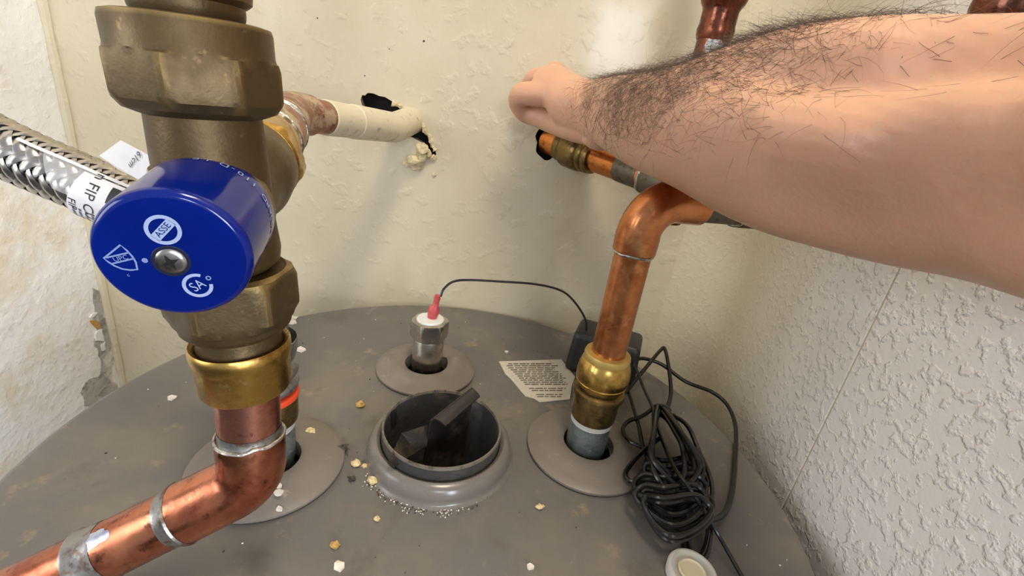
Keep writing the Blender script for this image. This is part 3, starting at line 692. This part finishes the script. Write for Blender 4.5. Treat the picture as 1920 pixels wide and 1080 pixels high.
# ================================================================== pipe from the valve's rear port to the broken hole
EB = VB+G*.178; WE = V3((-.1285, .4330, .1862))
bp = root('painted_copper_pipe', tuple(VB+G*.075), 'half painted copper pipe running from behind the valve to the broken hole', 'copper pipe')
vs, fs = rev([(.0135, .074), (.0158, .076), (.0162, .080), (.0158, .084), (.0150, .086), (.0150, .092)], VB, G, 48); obj('brass_adapter', vs, fs, m_brass2, bp)
solder_ring(VB+G*.0925, G, .0150, 31, bp, .0012)
vs, fs = rev([(.0148, .091), (.0152, .094), (.0152, .118), (.0144, .124), (.0140, .130), (.0140, .150), (.0132, .154)], VB, G, 48); obj('reducer', vs, fs, m_coprub, bp)
solder_ring(VB+G*.1225, G, .0146, 35, bp, .0014); solder_ring(VB+G*.128, G, .0142, 37, bp, .0012)
el = bend(VB+G*.12, EB, WE, .018, 12)
path = [VB+G*.146]+el+[el[-1].lerp(WE, .08), el[-1].lerp(WE, .085)]
vs, fs = tube(path, [.0134]*(len(path)-1)+[.0118], 40); obj('elbow', vs, fs, m_coprub, bp)
vs, fs = tube([EB.lerp(WE, .1), EB.lerp(WE, .52)], .0116, 36); obj('pipe', vs, fs, m_coprub, bp)
vs, fs = tube([EB.lerp(WE, .25), EB.lerp(WE, .255), EB.lerp(WE, .52)], [.0117, .0124, .0124], 36); obj('painted_sleeve', vs, fs, m_paintedpipe, bp)
wdir = V3((.06, 1, .12)).normalized()
el2 = bend(EB, WE, WE+wdir*.08, .019, 12)
a_ = EB.lerp(WE, .50)
vs, fs = tube([a_, a_+(WE-EB).normalized()*.0012]+resample([a_+(WE-EB).normalized()*.002, el2[0]], .005)[1:]+el2[1:]+[WE+wdir*.062], [.0120]+[.0131]*(len(resample([a_+(WE-EB).normalized()*.002, el2[0]], .005))+len(el2)), 40); obj('wall_elbow', vs, fs, m_paintedpipe, bp)

# ================================================================== left copper pipe below the valve
KL = V3((-.0936, .1390, .0640)); BL = V3((-.1565, .1130, .0290)); BE = V3((-.205, .0930, .002))
LD = (BL-KL).normalized(); CB = A0+AX*sz(.112)
lc = root('left_copper_pipe', tuple(KL), 'shiny pink copper pipe with elbow below the big brass valve', 'copper pipe')
vs, fs = rev([(.0128, sz(.1078)), (.0150, sz(.1082)), (.0156, sz(.1095)), (.0158, sz(.1200)), (.0162, sz(.1215)), (.0166, sz(.1240)), (.0166, sz(.1268)), (.0160, sz(.1278)), (.0148, sz(.1272)), (.0138, sz(.1258))], A0, AX, 64); obj('brass_press_adapter', vs, fs, m_brass2, lc)
PL0 = A0+AX*sz(.110)
vs, fs = tube([PL0, PL0.lerp(KL, .56)], .01115, 44); obj('pipe', vs, fs, m_copper, lc)
eb = bend(PL0, KL, KL+LD*.05, .0150, 14)
path = [PL0.lerp(KL, .53)]+resample([PL0.lerp(KL, .535), eb[0]], .003)[1:]+eb[1:]+resample([eb[-1], KL+LD*.0290], .003)[1:]+[KL+LD*.0295]
vs, fs = tube(path, [.0119]+[.0125]*(len(path)-2)+[.0116], 44); obj('elbow', vs, fs, m_copelb, lc)
solder_ring(PL0.lerp(KL, .53), (KL-PL0), .0120, 41, lc, .0009)
vs, fs = rev([(.01125, -.0042), (.01145, -.0006), (.0118, .0)], PL0.lerp(KL, .53), (KL-PL0), 40, False, False); obj('solder_wash', vs, fs, m_soldgrey, lc)
vs, fs = tube([KL+LD*.026, BL, BE], .0113, 44); obj('pipe', vs, fs, m_copelb, lc)
vs, fs = rev([(.0126, .0280), (.0130, .0288), (.0127, .0298), (.0116, .0322), (.01145, .0335)], KL, LD, 40, False, False); obj('solder_wash', vs, fs, m_soldgrey, lc)
vs, fs = rev([(.01145, .0565), (.0117, .0580), (.0118, .0640), (.0124, .0650), (.0124, .0662), (.0114, .0665)], KL, LD, 40, False, False); obj('solder_wash', vs, fs, m_soldgrey, lc)
def pipe_patch(KL, LD, s0, s1, t0, t1, seed, r, mat, nm, lc):
    """a thin irregular solder smear lying on the pipe"""
    x, y, ax = frame(LD); n = 22; vs = []; sc_, tc_ = (s0+s1)/2, (t0+t1)/2
    vs.append(KL+ax*sc_+(x*math.cos(tc_)+y*math.sin(tc_))*(r+.0003))
    for i in range(n):
        q = 2*math.pi*i/n; k = .75+.5*noise.noise(V3((math.cos(q)*1.6, math.sin(q)*1.6, seed)))
        s = sc_+(s1-s0)/2*k*math.cos(q); t = tc_+(t1-t0)/2*k*math.sin(q)
        vs.append(KL+ax*s+(x*math.cos(t)+y*math.sin(t))*(r+.0001))
    fs = [(0, 1+i, 1+(i+1) % n) for i in range(n)]
    return obj(nm, vs, fs, mat, lc)
# angle that faces the camera
x, y, ax = frame(LD); tocam = (CO-(KL+LD*.05)); tcam = math.atan2(tocam.dot(y), tocam.dot(x))
pipe_patch(KL, LD, .0460, .0620, tcam-1.0, tcam-.15, 4.2, .0113, M('bright_solder_smear', (186, 188, 200), .3, .8, [((140, 140, 146), 200, .5, .66)]), 'solder_smear', lc)
x, y, ax = frame((0, 0, 1)); tocam = CO-riser; tr = math.atan2(tocam.dot(y), tocam.dot(x))
pipe_patch(riser, V3((0, 0, 1)), rz(.268), rz(.288), tr-.9, tr+.5, 6.1, .0118, M('flux_residue', (196, 206, 210), .6, .2, [((120, 110, 104), 260, .5, .6)]), 'flux_patch', wp)

# ================================================================== flexible connector on the left nipple, with the braided hose
hose = root('braided_hose', tuple(NL+V3((0, 0, .03))), 'braided steel hose entering from the left behind the blue cap', 'hose')
vs, fs = rev([(.0135, .0295), (.0160, .0300), (.0164, .033), (.0164, .045), (.0158, .046), (.0135, .0465)], NL, (0, 0, 1), 40); obj('brass_nut', vs, fs, m_brassold, hose)
vs, fs = rev([(.0130, .0462), (.0172, .0465), (.0174, .0485), (.0170, .0500), (.0130, .0502)], NL, (0, 0, 1), 40); obj('orange_gasket', vs, fs, m_orange, hose)
prof = [(.0130, .0500)]
for i in range(2):
    for k in range(9):
        a = math.pi*k/8; prof.append((.0138+.0036*math.sin(a), .0505+.0085*i+.0085*k/8))
prof += [(.0140, .0690)]
vs, fs = rev(prof, NL, (0, 0, 1), 44); obj('corrugated_collar', vs, fs, m_bellow, hose)
vs, fs = rev([(.0128, .0680), (.0140, .0690), (.0160, .0720), (.0172, .0770), (.0174, .0840), (.0170, .0842), (.0165, .0770), (.0150, .0730), (.0125, .0715)], NL, (0, 0, 1), 44, True, False); obj('crimp_cup', vs, fs, m_bellow, hose)
HP = smooth_path([(-.330, .200, .2120), (-.290, .199, .1945), (-.238, .199, .1720), (-.200, .199, .1600), (-.168, .1995, .1500), (-.146, .2030, .1380), (-.1335, .2085, .1180), (-.131, .2125, .0960), NL+V3((0, 0, .0700))], 10)
HR = .0118
HP = resample(HP, .0025); HL = [0]
for a, b in zip(HP, HP[1:]): HL.append(HL[-1]+(b-a).length)
# frames
HF = []
T0 = (HP[1]-HP[0]).normalized(); X, _, _ = frame(T0)
for i in range(len(HP)):
    t = (HP[min(i+1, len(HP)-1)]-HP[max(i-1, 0)]).normalized(); X = (X-t*X.dot(t)).normalized(); HF.append((X, t.cross(X), t))
import bisect
def hpt(s, ang, r):
    s = max(0, min(HL[-1]-1e-6, s)); i = min(bisect.bisect(HL, s)-1, len(HP)-2); k = (s-HL[i])/(HL[i+1]-HL[i])
    c = HP[i].lerp(HP[i+1], k); X, Y, t = HF[i]
    return c+X*(r*math.cos(ang))+Y*(r*math.sin(ang))
vs, fs = tube(HP, HR, 24); core = obj('hose_core', vs, fs, m_braidin, hose)
NC = 12; PITCH_ = 2*math.pi*HR/math.tan(math.radians(48)); Wd = 2*math.pi/NC*.92
smax = HL[-1]
for dirn in (1, -1):
    for c in range(NC):
        vs = []; fs = []; steps = int(smax/.0012)
        for j in range(steps+1):
            s = smax*j/steps; ang = dirn*2*math.pi*s/PITCH_+2*math.pi*c/NC
            ph = NC*s*2/PITCH_*.5        # crossings passed so far
            w = math.sin(dirn*math.pi/2*(2*NC*s/PITCH_)+math.pi*c+math.pi/4+(0 if dirn > 0 else math.pi))
            rr_ = HR+.0008+.00055*w
            vs += [hpt(s, ang-Wd/2, rr_-.0002), hpt(s, ang-Wd*.2, rr_+.0001), hpt(s, ang+Wd*.2, rr_+.0001), hpt(s, ang+Wd/2, rr_-.0002)]
        for j in range(steps):
            for q in range(3): fs.append((4*j+q, 4*j+q+1, 4*j+q+5, 4*j+q+4))
        obj('braid_strand', vs, fs, m_braid, hose)
# angle on the hose that faces the camera, near the label
def camang(s):
    i = min(bisect.bisect(HL, s)-1, len(HP)-2); X, Y, t = HF[i]; d = CO-HP[i]; return math.atan2(d.dot(Y), d.dot(X))
def s_at(u, v):
    best = min(range(len(HP)), key=lambda i: (project(HP[i])-V3((u, v, 0))).length); return HL[best]
def project(p):
    q = p-CO; z = q.dot(_fw); return V3((960+FPX*q.dot(CR)/z, 540+FPX*q.dot(CD)/z, 0))
def curved(name, s0, s1, b0, b1, r, mat, par, ns=14, na=14, skew=0.0, th=.00025):
    vs = []; fs = []
    for lay in (0, th):
        for i in range(ns+1):
            for k in range(na+1):
                f = k/na; s = s0+(s1-s0)*i/ns+skew*f; a = camang(s)+b0+(b1-b0)*f
                vs.append(hpt(s, a, r+lay))
    n1 = (ns+1)*(na+1)
    for i in range(ns):
        for k in range(na):
            a = i*(na+1)+k; fs += [(a, a+1, a+na+2, a+na+1), (n1+a, n1+a+na+1, n1+a+na+2, n1+a+1)]
    for i in range(ns):
        for k in (0, na):
            a = i*(na+1)+k; fs.append((a, a+na+1, n1+a+na+1, n1+a))
    for k in range(na):
        for i in (0, ns):
            a = i*(na+1)+k; fs.append((a, a+1, n1+a+1, n1+a))
    return obj(name, vs, fs, mat, par)
sA = s_at(182, 352); sB = s_at(330, 410)
# which way round is 'down' on the hose
i_ = bisect.bisect(HL, sA)-1
down = 1 if project(hpt(sA, camang(sA)+.6, HR)).y > project(hpt(sA, camang(sA), HR)).y else -1
labl = curved('paper_label', sA+.004, sB, down*-.35, down*2.2, HR+.0022, m_label, hose, skew=-.006)
curved('clear_film', s_at(112, 318), sA+.010, down*-.45, down*.55, HR+.0021, m_film, hose, skew=.010)
curved('film_edge', s_at(70, 300), sB, down*-.50, down*-.40, HR+.0023, m_label, hose, ns=20, na=3)
curved('black_block', s_at(258, 362), s_at(330, 395), down*-.22, down*.30, HR+.0026, m_ink, labl, na=5)
def lab_text(txt, s, b, size, mat, nm, r=HR+.0026):
    v, f = text_geo(txt, size); out = []
    for p in v:          # text runs round the hose, letters' feet towards the valve's far side
        ss = s+p.y; a = camang(ss)+b+down*(p.x/r); out.append(hpt(ss, a, r))
    return obj(nm, out, f, mat, labl, smooth=False)
lab_text('in FIP CU', s_at(222, 364), down*.30, .0064, m_ink, 'label_lettering')
lab_text('FIP', s_at(188, 366), down*.78, .0048, m_ink, 'label_lettering')
# rows of tiny illegible print lower on the label
rg = []
rnd = random.Random(5)
for row in range(9):
    s = s_at(176, 370)+.0028*row; a = .86
    while a < 1.9:
        w = rnd.uniform(.05, .16); q = []
        for (ds, da) in ((0, 0), (.0011, 0), (.0011, w), (0, w)): q.append(hpt(s+ds-.004*(a-.8), camang(s)+down*(a+da), HR+.0026))
        rg.append((q, [(0, 1, 2, 3)])); a += w+.035
vs, fs = join(*rg); obj('fine_print', vs, fs, m_inkgrey, labl, smooth=False)
# loose paper flap standing off the upper side
fl = [atd(186, 292, .192), atd(226, 263, .186), atd(262, 282, .183), atd(305, 306, .182), atd(262, 338, .186), atd(222, 318, .190)]
nf = (fl[1]-fl[0]).cross(fl[4]-fl[0]).normalized()
vs, fs = prism(fl, nf, .0002); flap = obj('label_flap', vs, fs, m_label, hose, smooth=False)
if nf.dot(CO-fl[0]) < 0: nf = -nf
fc = atd(253, 300, .1845); fd = (atd(262, 285, .1838)-atd(246, 315, .186)).normalized()
fcp = fc-nf*(fc-fl[0]).dot(nf)+nf*.0005
dq = (atp(244, 313, fcp, nf)-atp(263, 287, fcp, nf)).normalized(); uq = nf.cross(dq)
v, f = text_geo('61cm', .0042); obj('flap_lettering', [fcp+dq*p.x*-1*-1+uq*p.y for p in v], f, m_ink, flap, smooth=False)

# ================================================================== paper sticker, cup and debris on the tank
ol = [(935, 679), (1052, 675), (1056, 680), (1078, 708), (1072, 724), (1068, 750), (1012, 755), (1000, 748), (985, 744), (976, 734), (968, 724), (958, 712), (947, 702), (940, 688)]
lp = [atz(u, v, 0) for u, v in ol]
vs = []; n = len(lp)
for k in (0.0002, .0008):
    for i, p in enumerate(lp): vs.append(V3((p.x, p.y, k)))
fs = [tuple(range(n))[::-1], tuple(range(n, 2*n))]+[(i, (i+1) % n, n+(i+1) % n, n+i) for i in range(n)]
stk = obj('warning_sticker', vs, fs, m_paper, smooth=False, label='torn dirty white instruction sticker lying beside the black adapter', cat='sticker', center=lp[4])
bars = []; rnd = random.Random(3)
for row in range(17):
    if row in (11, 14): continue
    v0 = 681+row*3.85
    u0 = 953+row*1.0 if row == 0 else 944+row*3.9+rnd.uniform(0, 3); u1 = 1034 if row == 0 else min(1050+row*1.6, 1068)-rnd.uniform(0, 16)
    u = u0
    while u < u1:
        w = rnd.uniform(5, 16); e = min(u+w, u1)
        zf = .00095
        bars.append(([atz(u, v0, zf), atz(e, v0-.012*(e-u), zf), atz(e, v0+(1.9 if row else 2.2)-.012*(e-u), zf), atz(u, v0+(1.9 if row else 2.2), zf)], [(0, 1, 2, 3)])); u = e+rnd.uniform(1.2, 3)
vs, fs = join(*bars); obj('fine_print', vs, fs, m_paperink, stk, smooth=False)

cupc = atz(1292, 1085, 0.0)
cup = root('plastic_cup_lid', tuple(cupc), 'translucent whitish plastic lid at the bottom edge below the cable loop', 'lid')
vs, fs = rev([(.0120, .0002), (.0128, .001), (.0130, .006), (.0124, .0072), (.0112, .0072), (.0108, .0060), (.0090, .0050), (0.0001, .0048)], cupc, (0, 0, 1), 40, True, True); obj('lid_shell', vs, fs, m_cup, cup)
vs, fs = rev([(.0070, .0045), (.0074, .0062), (.0066, .0068), (.0058, .0060), (0.0001, .0058)], cupc, (0, 0, 1), 32, False, True); obj('lid_centre', vs, fs, M('yellowed_plastic', (206, 194, 160), .5), cup)

def chip(u, v, px, label, kind, seed, z=.0, asp=.6):
    c = atz(u, v, z); s = px*(c-CO).dot(_fw)/FPX
    rnd = random.Random(seed)
    if kind == 'chip':
        poly = []; n = rnd.randint(6, 8); rot = rnd.uniform(-.4, .4)
        for i in range(n):
            a = 2*math.pi*i/n+rnd.uniform(-.25, .25); r = s*.5*rnd.uniform(.75, 1.15)
            x, y = r*math.cos(a), r*math.sin(a)*asp*1.4; poly.append((c.x+x*math.cos(rot)-y*math.sin(rot), c.y+x*math.sin(rot)+y*math.cos(rot)))
        vs, fs = slab(poly, z+.0001, z+.0012, .0004); m = m_chip; nm = 'paint_chip'; cat = 'paint chip'
    else:
        vs, fs = lump(c+V3((0, 0, s*.28)), s*.5, seed, (1, .8, .62), .9, 2); m = m_crumb if kind == 'crumb' else m_tancrumb; nm = 'plaster_crumb'; cat = 'crumb'
    obj(nm, vs, fs, m, smooth=False, label=label, cat=cat, center=c, group='white paint chips on the tank' if kind == 'chip' else 'plaster crumbs on the tank')
for a in [(322, 747, 18, 'notched white paint chip lying on bare tank left of the brass adapter', 'chip', 1),
          (549, 597, 20, 'white paint chip at the tank rear edge beside the valve, farther of two', 'chip', 2),
          (546, 605, 20, 'white paint chip at the tank rear edge beside the valve, nearer of two', 'chip', 3),
          (564, 656, 22, 'thin pointed white paint chip beside the grey crimp cup', 'chip', 4),
          (522, 913, 14, 'white paint chip at the foot of the left steel nipple', 'chip', 5, .0085),
          (523, 925, 18, 'curled white paint chip on the left plate below the nipple chip', 'chip', 6, .0085),
          (524, 956, 14, 'small white paint chip near the front rim of the left plate', 'chip', 7, .004),
          (636, 1062, 26, 'largest white paint chip, near the bottom edge of the picture', 'chip', 8),
          (995, 1064, 15, 'small white paint chip alone near the front right of the tank', 'chip', 9),
          (950, 661, 8, 'tiny white paint fleck behind the torn sticker', 'chip', 10),
          (582, 812, 17, 'ragged cream crumb on the right side of the left plate', 'crumb', 11, .006),
          (675, 762, 17, 'tan yellow crumb left of the rear plate and flue', 'tan', 12),
          (668, 873, 19, 'long cream crumb next to the dead insect, bigger of two', 'crumb', 13),
          (684, 876, 11, 'small round cream crumb touching the flue collar side', 'crumb', 14),
          (698, 905, 20, 'chunky cream crumb at the front left of the flue collar', 'crumb', 15),
          (628, 1025, 17, 'dull tan crumb in a stain above the largest chip', 'tan', 16),
          (1012, 953, 15, 'pale crumb with dark specks right of the flue front', 'crumb', 17),
          (707, 975, 12, 'grey black speckled crumb in front of the flue collar', 'crumb', 18)]:
    chip(*a)
# dead insect with splayed legs
c = atz(641, 846, 0); ins = root('dead_insect', tuple(c), 'dried dark insect with splayed legs beside the left plate rim', 'insect')
vs, fs = lump(c+V3((0, 0, .0022)), .0030, 77, (1.1, .9, .7), .9, 2); obj('insect_body', vs, fs, m_dirt, ins)
for k in range(7):
    a = k*.9+.3; L_ = .005+.0018*math.sin(k*2.3)
    vs, fs = tube([c+V3((0, 0, .002)), c+V3((math.cos(a)*L_*.55, math.sin(a)*L_*.55, .0030)), c+V3((math.cos(a)*L_, math.sin(a)*L_, .0006))], [.0003, .00026, .00015], 5); obj('insect_leg', vs, fs, m_dirt, ins)
c = atz(655, 898, 0); dcl = root('lint_clump', tuple(c), 'small dark clump of lint and grit between left plate and flue', 'lint')
for k in range(4):
    vs, fs = lump(c+V3((random.uniform(-.004, .004), random.uniform(-.002, .002), .001)), random.uniform(.0010, .0017), 80+k, (1.3, .8, .6), .9, 1); obj('lint_bit', vs, fs, m_dirt, dcl)
# fine grit: too many to count
g1, g2 = [], []
rnd = random.Random(21)
for i in range(260):
    if i < 150:
        a = rnd.gauss(-1.75, .45); r = rnd.gauss(.0505, .0016); p = VC+V3((r*math.cos(a), r*math.sin(a), 0))
    else:
        a = rnd.uniform(0, 6.28); r = TR*.95*math.sqrt(rnd.random()); p = TC+V3((r*math.cos(a), r*math.sin(a), 0))
        if any((p-q).xy.length < .045 for q in (VC, NR, NL, AN)): continue
    (g1 if rnd.random() < .55 else g2).append(lump(p+V3((0, 0, .0003)), rnd.uniform(.00025, .0006), i, (1, 1, .8), .6, 1))
vs, fs = join(*g1); obj('pale_grit', vs, fs, m_chip, heater, kind='stuff', smooth=False)
vs, fs = join(*g2); obj('dark_grit', vs, fs, m_dirt, heater, kind='stuff', smooth=False)

# ================================================================== arm and hand (one continuous skin)
def loft(sts, seg=48):
    """stations (centre, half-height vector, half-depth vector, bump function)"""
    vs = []; fs = []
    for C, a, b, fn in sts:
        for k in range(seg):
            t = 2*math.pi*k/seg; q = fn(t) if fn else 1
            vs.append(C+(a*math.cos(t)+b*math.sin(t))*q)
    n = len(sts)
    for j in range(n-1):
        for k in range(seg):
            k2 = (k+1) % seg; fs.append((j*seg+k, j*seg+k2, (j+1)*seg+k2, (j+1)*seg+k))
    fs.append(tuple(range(seg))[::-1]); fs.append(tuple((n-1)*seg+k for k in range(seg)))
    return vs, fs
#        top px        bottom px     depth  half-depth ratio
ARM = [((1092, 152), (1092, 256), .366, .95), ((1120, 150), (1118, 268), .352, .88), ((1150, 144), (1148, 284), .332, .84), ((1205, 137), (1203, 318), .282, .84), ((1290, 126), (1268, 352), .241, .84),
       ((1390, 100), (1325, 388), .220, .84), ((1490, 74), (1408, 428), .208, .86), ((1590, 54), (1515, 464), .188, .86), ((1720, 40), (1655, 500), .166, .86), ((1850, 32), (1795, 526), .148, .86),
       ((1990, 22), (1940, 566), .128, .82), ((2140, 5), (2080, 612), .112, .78)]
sts = []
raw = []
for (tp, bt, d, rt) in ARM: raw.append((atd(*tp, d), atd(*bt, d), rt))
cen = [(a+b)/2 for a, b, _ in raw]
def gauss(x, c, w):
    d = (x-c+math.pi) % (2*math.pi)-math.pi; return math.exp(-(d/w)**2)
for i, (a, b, rt) in enumerate(raw):
    tan = (cen[min(i+1, len(cen)-1)]-cen[max(i-1, 0)]).normalized()
    hv = (a-b)/2; hv = hv
    sd = tan.cross(hv).normalized()*hv.length*rt
    if sd.dot(CO-cen[i]) < 0: sd = -sd      # +sin side faces the camera
    f = max(0, min(1, (i-4)/4))
    fn = None
    sts.append((cen[i]-sd*.0, hv, sd, fn))
# resample the stations smoothly
def lerp_st(k, u):
    p = []
    for q in range(3):
        P0, P1, P2, P3 = (sts[max(k-1, 0)][q], sts[k][q], sts[min(k+1, len(sts)-1)][q], sts[min(k+2, len(sts)-1)][q])
        p.append(0.5*((2*P1)+(P2-P0)*u+(2*P0-5*P1+4*P2-P3)*u*u+(3*P1-P0-3*P2+P3)*u**3))
    f = max(0, min(1, (k+u-4.5)/2.5))
    kk = k+u; tc = 1.20 if kk < 8.2 else max(.80, 1.20-.22*(kk-8.2))
    fn = lambda t, f=f, tc=tc: 1-.30*f*gauss(t, tc, .27)+.09*f*gauss(t, tc+.58, .28)-.15*f*gauss(t, tc+1.3, .5)
    return (p[0], p[1], p[2], fn)
ST = [lerp_st(k, u/4) for k in range(len(sts)-1) for u in range(4)]+[lerp_st(len(sts)-2, 1)]
last = ST[-1]                                   # the arm goes on past the frame, back beside the camera
for k in range(1, 6): ST.append((last[0]+V3((-.004*k, -.045*k, .006*k)), last[1]*(1+.03*k), last[2]*(1+.03*k), None))
parts = [loft(ST)]
def finger(pts, rad):
    P = smooth_path(pts, 6); n = len(P); R_ = []
    for i in range(n):
        f = i/(n-1)*(len(rad)-1); k = min(int(f), len(rad)-2); R_.append(rad[k]+(rad[k+1]-rad[k])*(f-k))
    v, f_ = tube(P, R_, 16)
    # round tip
    parts.append((v, f_)); parts.append(lump(P[-1], R_[-1]*.99, 1, rough=0, sub=3))
D = atd
# palm: from the wrist to the row of knuckles
pal = [(D(1124, 208, .352), D(1118, 156, .352)-D(1118, 264, .352)), (D(1092, 202, .368), D(1092, 140, .368)-D(1092, 256, .368)), (D(1062, 188, .380), D(1062, 126, .38)-D(1062, 248, .38)), (D(1046, 172, .386), D(1046, 124, .386)-D(1046, 222, .386)), (D(1036, 165, .388), D(1036, 135, .388)-D(1036, 196, .388))]
ps = []
for C, h in pal:
    hv = h/2; t = (pal[-1][0]-pal[0][0]).normalized(); sdv = t.cross(hv).normalized()
    if sdv.dot(CO-C) < 0: sdv = -sdv
    ps.append((C+sdv*.001, hv, sdv*.0245, None))
parts.append(loft(ps, 32))
for (u, v, d, r) in [(1050, 160, .374, .0108), (1041, 140, .391, .0108), (1046, 150, .405, .0100), (1048, 162, .416, .0094)]:
    parts.append(lump(D(u, v, d), r, 1, rough=0, sub=3))
# index (nearest the camera), middle, ring, little, thumb
finger([D(1052, 178, .373), D(1014, 177, .374), D(979, 177, .381), D(972, 192, .390), D(984, 212, .399), D(1008, 222, .403)], [.0108, .0098, .0095, .0086, .0080, .0072])
finger([D(1042, 144, .393), D(1024, 146, .399), D(1002, 150, .406), D(993, 168, .414), D(998, 196, .419), D(1014, 212, .420)], [.0104, .0092, .0092, .0084, .0078, .0070])
finger([D(1046, 152, .407), D(1030, 156, .411), D(1012, 160, .416), D(1002, 180, .421), D(1006, 202, .424), D(1018, 214, .424)], [.0098, .0090, .0086, .0080, .0074, .0068])
finger([D(1048, 166, .418), D(1034, 172, .421), D(1020, 178, .423), D(1012, 194, .425), D(1014, 208, .426), D(1024, 216, .426)], [.0090, .0082, .0078, .0072, .0068, .0062])
finger([D(1112, 240, .356), D(1076, 236, .372), D(1042, 229, .388), D(1010, 219, .396), D(988, 213, .398)], [.0140, .0126, .0106, .0092, .0076])
parts.append(lump(D(1124, 264, .352), .0095, 1, (1.4, 1, .8), 0, 3))
vs, fs = join(*parts)
tmp = obj('tmp_arm', vs, fs, None)
rm = tmp.modifiers.new('r', 'REMESH'); rm.mode = 'VOXEL'; rm.voxel_size = .0012; rm.use_smooth_shade = True
sm = tmp.modifiers.new('s', 'SMOOTH'); sm.factor = .5; sm.iterations = 6
bpy.context.view_layer.update()
me = bpy.data.meshes.new_from_object(tmp.evaluated_get(bpy.context.evaluated_depsgraph_get()))
bpy.data.objects.remove(tmp)
person = bpy.data.objects.new('person', me); COL.objects.link(person); me.materials.clear(); me.materials.append(m_skin)
for p in me.polygons: p.use_smooth = True
person['label'] = 'person\'s bare hairy arm reaching from the right, fist closed at the wall'; person['category'] = 'person'
# hair strands along the upper and camera sides of the forearm
axis_pts = [s[0] for s in ST]; hv_ = [s[1] for s in ST]; sd_ = [s[2] for s in ST]
hv2 = []; rnd = random.Random(12); tri = []
cand = []
for p in me.polygons:
    c = p.center
    i = min(range(len(ST)), key=lambda k: (axis_pts[k]-c).length_squared)
    if i < 2 or i > 40: continue
    d = c-axis_pts[i]; t = math.atan2(d.dot(sd_[i].normalized()), d.dot(hv_[i].normalized()))
    al = i/4.0      # station number
    if t < -1.5 or t > 2.3: continue
    w = math.exp(-((t-.1)/.45)**2)*.5
    if -.2 < t < 2.3: w += (.5 if al < 3 else 1.3 if al < 6 else 1.3*max(.14, 1-(al-6)/2.6))*math.exp(-((t-(1.05 if al < 5 else .85))/.72)**2)
    if al < 1.0: w *= .25
    elif al < 1.6: w *= .8
    if al > 6.2: w *= max(.1, 1-(al-6.2)/2.4)
    cand.append((w*p.area, c.copy(), p.normal.copy(), i, t))
tot = sum(c[0] for c in cand); acc = 0; cum = []
for c in cand: acc += c[0]; cum.append(acc)
hv_parts_v = []; hv_parts_f = []
for h in range(7000):
    w, c, n, i, t = cand[bisect.bisect(cum, rnd.random()*tot) % len(cand)]
    tan = (axis_pts[max(i-2, 0)]-axis_pts[min(i+2, len(ST)-1)]).normalized()   # towards the hand
    c = c+V3((rnd.uniform(-.0008, .0008), rnd.uniform(-.0008, .0008), rnd.uniform(-.0008, .0008)))
    side = n.cross(tan)
    L_ = rnd.uniform(.008, .020); lean = rnd.uniform(.15, .8) if t < .5 else rnd.uniform(.03, .16)
    sgn = rnd.choice((1, 1, -1)); dirv = (tan*sgn*rnd.uniform(.5, 1)+side*rnd.gauss(0, .6)).normalized()
    curl = rnd.gauss(0, .9); P = [c-n*.0004]; d = (dirv+n*lean).normalized(); r0 = rnd.uniform(.00005, .00010)
    for k in range(5):
        d = (d+side*curl*.35-n*lean*.28+V3((rnd.gauss(0, .12), rnd.gauss(0, .12), rnd.gauss(0, .12)))).normalized()
        P.append(P[-1]+d*(L_/5))
    o = len(hv_parts_v)
    x, y, _ = frame(P[-1]-P[0])
    for k, p in enumerate(P):
        r = r0*(1-.8*k/5)
        for q in range(3): hv_parts_v.append(p+x*(r*math.cos(q*2.094))+y*(r*math.sin(q*2.094)))
    for k in range(5):
        for q in range(3): hv_parts_f.append((o+3*k+q, o+3*k+(q+1) % 3, o+3*k+3+(q+1) % 3, o+3*k+3+q))
obj('arm_hair', hv_parts_v, hv_parts_f, m_hair, person, kind='stuff', label='dark brown arm hair')
